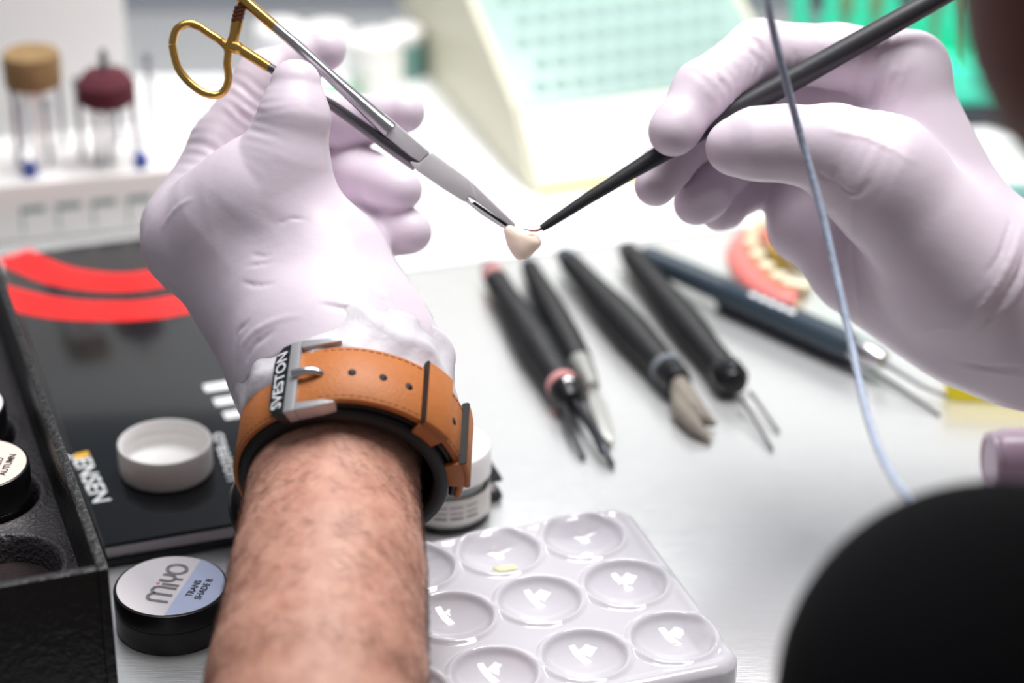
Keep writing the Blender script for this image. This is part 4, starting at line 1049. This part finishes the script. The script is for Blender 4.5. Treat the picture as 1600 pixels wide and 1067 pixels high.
# ================================================================== WRISTWATCH
RC = P(542, 704, 0.7605); ra = (W2 - W0).normalized(); ru_ = (RGT - ra * RGT.dot(ra)).normalized(); rv_ = ru_.cross(ra).normalized()
rv_ = rv_ if rv_.z > 0 else -rv_
RU, RV = 0.0297, 0.0282
def WM(phi, s, r):
    """watch coordinates: angle (deg) round the wrist, mm along it, mm outwards"""
    t = math.radians(phi); p = RC + ru_ * RU * math.cos(t) + rv_ * RV * math.sin(t)
    n = (ru_ * math.cos(t) / RU + rv_ * math.sin(t) / RV).normalized()
    return p + ra * (s * 0.001) + n * (r * 0.001)
ww = thing('wristwatch', RC - Z * 0.03, 'wristwatch on tan leather strap with steel buckle round the bare wrist', 'watch')
def wsweep(name, p0, p1, s0, s1, r0, r1, m, parent=ww, n=40, off=None, taper=0.0, **k):
    """rounded band section swept round the wrist; off(phi) adds to r"""
    V = []; Fc = []; c = min(0.5, (r1 - r0) * 0.35)
    sec = [(s0, r0 + c), (s0 + c, r0), (s1 - c, r0), (s1, r0 + c), (s1, r1 - c), (s1 - c, r1), (s0 + c, r1), (s0, r1 - c)]
    for i in range(n + 1):
        f = i / n; ph = p0 + (p1 - p0) * f; o_ = off(ph) if off else 0.0
        sc = 1.0
        if taper and f > 1 - taper: sc = math.sqrt(max(0.05, 1 - ((f - 1 + taper) / taper) ** 2 * 0.75))
        for (s, r) in sec: V.append(WM(ph, s * sc, r + o_))
    for i in range(n):
        for q in range(8): a, b = i * 8 + q, i * 8 + (q + 1) % 8; Fc.append((a, b, b + 8, a + 8))
    Fc.append(tuple(range(8))[::-1]); Fc.append(tuple(n * 8 + q for q in range(8)))
    o = obj(name, V, Fc, m, parent, **k)
    return sharp(o, 50)
tail_off = lambda ph: 3.1 - 0.8 * math.exp(-((ph - 108) / 14) ** 2)
wsweep('strap', 236, 112, -11.0, 11.0, 1.2, 2.9, 'leather')
wsweep('lining', 238, -62, -12.2, 11.3, -3.3, 1.15, 'rubber', n=80, label='black rubber lining of the strap')
wsweep('strap_tail', 112, -14, -10.6, 10.6, 0.2, 2.4, 'leather', off=tail_off, n=60)
wsweep('tail_lining', 110, -13, -10.7, 10.7, -1.5, 0.15, 'rubber', off=tail_off, n=60)
def stitch(p0, p1, s, r, off=None):
    V = []; Fc = []; n = int(abs(p1 - p0) / 3.6)
    for i in range(n):
        a, b = p0 + (p1 - p0) * (i + 0.1) / n, p0 + (p1 - p0) * (i + 0.78) / n; k = len(V)
        o_ = off(a) if off else 0
        for ph, ss, rr_ in ((a, -.28, 0), (a, .28, 0), (b, .28, 0), (b, -.28, 0), (a, 0, .2), (b, 0, .2)): V.append(WM(ph, s + ss, r + o_ + rr_))
        Fc += [(k, k + 4, k + 5, k + 3), (k + 4, k + 1, k + 2, k + 5), (k, k + 1, k + 4), (k + 3, k + 5, k + 2)]
    return obj('stitching', V, Fc, 'leather_edge', ww, kind='stuff')
for s in (-9.2, 9.2):
    stitch(100, -8, s, 2.36, tail_off); stitch(226, 122, s * 1.03, 2.86)
for ph in (85, 70, 56.5, 24, 2):
    V = []; n = 14
    for rr_ in (2.2, 2.47):
        for k in range(n): V.append(WM(ph + 2.0 * math.cos(2 * math.pi * k / n), 1.25 * math.sin(2 * math.pi * k / n) , rr_ + tail_off(ph)))
    Fc = [tuple(range(n))[::-1], tuple(range(n, 2 * n))] + [(k, (k + 1) % n, n + (k + 1) % n, n + k) for k in range(n)]
    obj('strap_hole', V, Fc, 'black_print', ww)
def keeper(p0, p1):
    wsweep('keeper_loop', p0, p1, -12.0, 12.0, 2.5, 4.4, 'leather', off=tail_off, n=12)
    for s in (-11.9, 10.6): wsweep('loop_side', p0, p1, s, s + 1.3, -3.6, 3.2, 'leather', off=tail_off, n=12)
    wsweep('loop_edge', p0 + 0.8, p0, -12.1, 12.1, 2.2, 4.55, 'rubber', off=tail_off, n=2)
keeper(48, 32); keeper(14, -3)
# buckle
bk_off = 3.0
def bplate(name, pts, r0, r1, m, par=ww):
    """outline in (phi, s) with thickness r0..r1"""
    n = len(pts); V = [WM(p, s, r0) for p, s in pts] + [WM(p, s, r1) for p, s in pts]
    Fc = [tuple(range(n))[::-1], tuple(range(n, 2 * n))] + [(i, (i + 1) % n, n + (i + 1) % n, n + i) for i in range(n)]
    o = obj(name, V, Fc, m, par); bevel(o, 0.00035, 2); return sharp(o, 30)
bf = thing('buckle', WM(112, 0, 3), 'b', 'b'); del bf['label'], bf['category']; attach(bf, ww); bf.matrix_parent_inverse = Matrix.Translation(ww.location).inverted()
attach_b = bf
def sub(o):
    return o
bplate('name_bar', [(125.5, -8), (124.5, -11.5), (121, -13.6), (116.5, -13.9), (116.5, 13.9), (121, 13.6), (124.5, 11.5), (125.5, 8)], 1.5, 6.0, 'gun', bf)
bplate('cross_bar', [(116.4, -13.9), (111.0, -13.9), (111.0, 13.9), (116.4, 13.9)], 1.5, 6.3, 'buckle', bf)
bplate('side_arm', [(110.9, -13.9), (98, -13.2), (91, -12.1), (98, -11.3), (110.9, -11.0)], 1.5, 6.2, 'buckle', bf)
bplate('side_arm', [(110.9, 11.0), (98, 11.3), (91, 12.1), (98, 13.2), (110.9, 13.9)], 1.5, 6.2, 'buckle', bf)
tube('prong', [WM(113, 0, 6.9), WM(107, 0, 7.1), WM(102, 0, 6.3), WM(99.5, 0, 5.0)], [0.0013, 0.0013, 0.0012, 0.0010], 'steel', bf, n=14)
V2, F2 = text_geo('SVESTON', True); wt_ = V2[:, 0].max() - V2[:, 0].min()
obj('lettering', [WM(118.2 + q[1] * 5.4, q[0] * 22.6 / wt_, 6.14) for q in V2], F2, 'lettering', bf, smooth=False)
# case, mostly under the wrist
cphi = 241
cc_ = WM(cphi, 0, 1.5); cn = (WM(cphi, 0, 9) - WM(cphi, 0, 1)).normalized()
lathe('case', cc_, cn, [(-0.001, 0.017), (0.0, 0.0205), (0.002, 0.0212), (0.007, 0.0212), (0.009, 0.0200), (0.0095, 0.0185)], 'black_plastic', ww, n=56)
lathe('crystal', cc_ + cn * 0.0096, cn, [(0, 0.0183), (0.0008, 0.0180), (0.0009, 0.016)], 'gloss_black', ww, n=48)

# ================================================================== NEEDLE HOLDER
nh = thing('needle_holder', P(600, 215, 0.80), 'steel needle holder with gold finger rings clamping the crown', 'scissors')
dep = lambda x: 0.802 - 0.000006 * (800 - x)
def PP(x, y, dd=0.0): return P(x, y, dep(x) + dd * 0.001)
fdir = FWD.copy()
px2m = 0.80 / F
def pl_prism(name, pts, d0, d1, m, bev=0.0005):
    return prism(name, [PP(x, y, d0) for x, y in pts], FWD * ((d1 - d0) * 0.001), m, nh, bev)
# upper arm
tube('upper_shank', [PP(428, 40, -1), PP(470, 76, -1), PP(520, 122, -1), PP(570, 167, -1), PP(610, 203, -1)], [8.2 * px2m, 8.8 * px2m, 9.8 * px2m, 12 * px2m, 15 * px2m], 'steel', nh, n=8)
tube('gold_shank', spline([PP(318, -62, -1), PP(350, -30, -1), PP(376, -5, -1), PP(402, 18, -1), PP(429, 41, -1)], 4), 8.6 * px2m, 'gold', nh, n=12)
pl_prism('joint_half', [(590, 172), (604, 180), (672, 238), (668, 241), (656, 253), (640, 243), (597, 208)], -2.6, 0.6, 'steel_flat')
pl_prism('box_joint', [(669, 241), (676, 238), (734, 281), (746, 312), (733, 306), (726, 315), (690, 293), (651, 266), (640, 252), (655, 254)], -2.4, 2.2, 'steel_flat')
pl_prism('upper_jaw', [(732, 280), (744, 290), (780, 325), (806, 350), (804, 354), (793, 350), (745, 315), (732, 307)], -2.0, 1.6, 'steel_flat')
pl_prism('jaw_insert', [(742, 315), (794, 351), (790, 354), (737, 317)], -1.4, 1.4, 'gun', 0.0001)
pl_prism('lower_jaw', [(725, 313), (732, 309), (738, 318), (789, 354), (786, 356), (754, 336)], -1.8, 1.6, 'steel_flat')
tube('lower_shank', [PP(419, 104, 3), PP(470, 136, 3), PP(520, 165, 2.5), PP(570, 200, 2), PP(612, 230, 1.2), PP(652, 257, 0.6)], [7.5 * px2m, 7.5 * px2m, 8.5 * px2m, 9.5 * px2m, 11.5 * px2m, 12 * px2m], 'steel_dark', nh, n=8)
tube('gold_shank', spline([PP(362, 71, 3), PP(376, 77, 3), PP(398, 91, 3), PP(420, 105, 3)], 5), [10.5 * px2m] * 5 + [8.4 * px2m] * 11, 'gold', nh, n=12)
ring = [(269, 70), (275, 47), (292, 37), (310, 41), (327, 52), (345, 64), (356, 78), (355, 100), (357, 124), (349, 143), (334, 149), (313, 142), (292, 125), (277, 103)]
rp = spline([PP(x, y, 3 + (x - 315) * 0.02) for x, y in ring + ring[:1]], 6)
tube('finger_ring', rp, 6.3 * px2m, 'gold', nh, n=12)
# second ring beyond the top of the frame
mir = [(250 + (y - 92) * 0.9 + 20, -80 + (x - 315) * 0.55) for x, y in ring]
mir = [(290 + (x - 262) , -80 + (y + 0) ) for x, y in [(40 * math.cos(t) - 10, 52 * math.sin(t)) for t in [i * math.pi / 6 for i in range(12)]]]
mir = [(290 + 46 * math.cos(t), -92 + 46 * math.sin(t)) for t in [i * math.pi / 6 + 0.8 for i in range(12)]]
tube('finger_ring', spline([PP(x, y, -1) for x, y in mir + mir[:1]], 5), 6.3 * px2m, 'gold', nh, n=12)
tube('ratchet_post', [PP(361, 74, 3), PP(366, 56, 2), PP(371, 32, 1.5)], [11 * px2m, 8.5 * px2m, 10 * px2m], 'gold', nh, n=10, flat=(FWD, 0.7))
for k in range(4):
    x_, y_ = 372 + k * 1.6, 30 - k * 6.2
    box('ratchet_tooth', PP(x_, y_ + 3, 1) - FWD * 0.0012 + UPV * 0.0, RGT * (19 * px2m) + UPV * (4 * px2m), FWD * 0.003, UPV * (5.2 * px2m), 'gold_dark', nh, 0.0002)
tube('ratchet_post', [PP(372, 32, 1), PP(380, 2, 0)], [7.5 * px2m, 7.5 * px2m], 'gold_dark', nh, n=8)

# ================================================================== CROWN
def crown():
    ctr = [(787, 361), (788, 355), (794, 350), (802, 352), (811, 356), (820, 361), (838, 367), (846, 377), (844, 385), (836, 393), (827, 402), (820, 407), (811, 407), (802, 399), (793, 384)]
    pts = []
    n = len(ctr); pr_ = spline([Vector((x, y, 0)) for x, y in ctr + ctr[:1]], 4)[:-1]; cx_, cy_ = 816, 378
    V = []; Fc = []; N = len(pr_)
    rings = [(1.0, 0.0), (0.985, -0.7), (0.93, -1.5), (0.80, -2.3), (0.55, -3.0), (0.25, -3.3)]
    back = [(0.97, 0.8), (0.85, 1.0), (0.70, 0.2), (0.45, -0.5), (0.2, -0.7)]
    seq = list(reversed(back)) + rings
    for (s, dz) in seq:
        for p in pr_: V.append(P(cx_ + (p.x - cx_) * s, cy_ + (p.y - cy_) * s, 0.8015 + dz * 0.001))
    for i in range(len(seq) - 1):
        for k in range(N): a, b = i * N + k, i * N + (k + 1) % N; Fc.append((a, b, b + N, a + N))
    Fc.append(tuple(range(N))[::-1]); Fc.append(tuple((len(seq) - 1) * N + k for k in range(N)))
    o = obj('dental_crown', V, Fc, 'tooth'); sharp(o, 80)
    return tag(o, 'small pale porcelain tooth crown gripped in the needle holder tips', 'crown')
crown()

# ================================================================== BRUSH in the right hand
bz = lambda x: 0.800 + (0.004 if x > 1200 else 0.004 * max(0, (x - 846)) / 354)
bh = thing('detail_brush', P(1000, 265, 0.80), 'thin matt black brush with copper tip touching the crown', 'brush')
BP = lambda x, y: P(x, y, bz(x))
pth = [(846, 357, 5.5), (860, 348, 7), (920, 309, 9.5), (985, 269, 12), (1050, 230, 15.5), (1110, 192, 18.5), (1180, 156, 19), (1250, 118, 18.5), (1360, 56, 17.5), (1460, 0, 16.5), (1600, -80, 15), (1800, -195, 10), (1840, -218, 4)]
tube('handle', [BP(x, y) for x, y, r in pth], [r * px2m for x, y, r in pth], 'brush_handle', bh, n=20)
tube('copper_tip', spline([BP(850, 356), P(838, 360, 0.800), P(828, 360, 0.7985), P(817, 357, 0.7972)], 5), [2.4 * px2m] * 6 + [1.8 * px2m] * 5 + [1.0 * px2m] * 5, 'copper', bh, n=8)

# ================================================================== CORD
cpts = [(1600, -560, 0.46), (1420, -420, 0.50), (1260, -280, 0.56), (1190, -120, 0.64), (1199, 0, 0.70), (1221, 100, 0.715), (1249, 205, 0.725), (1281, 320, 0.725), (1309, 440, 0.72), (1334, 555, 0.71), (1358, 660, 0.69), (1393, 742, 0.665), (1440, 800, 0.635), (1500, 850, 0.600)]
o = tube('cord', spline([P(*c) for c in cpts], 8), 0.00112, 'cord', None, n=10)
tag(o, 'blue grey cord hanging in front of the brush hand to the black shirt', 'cord')
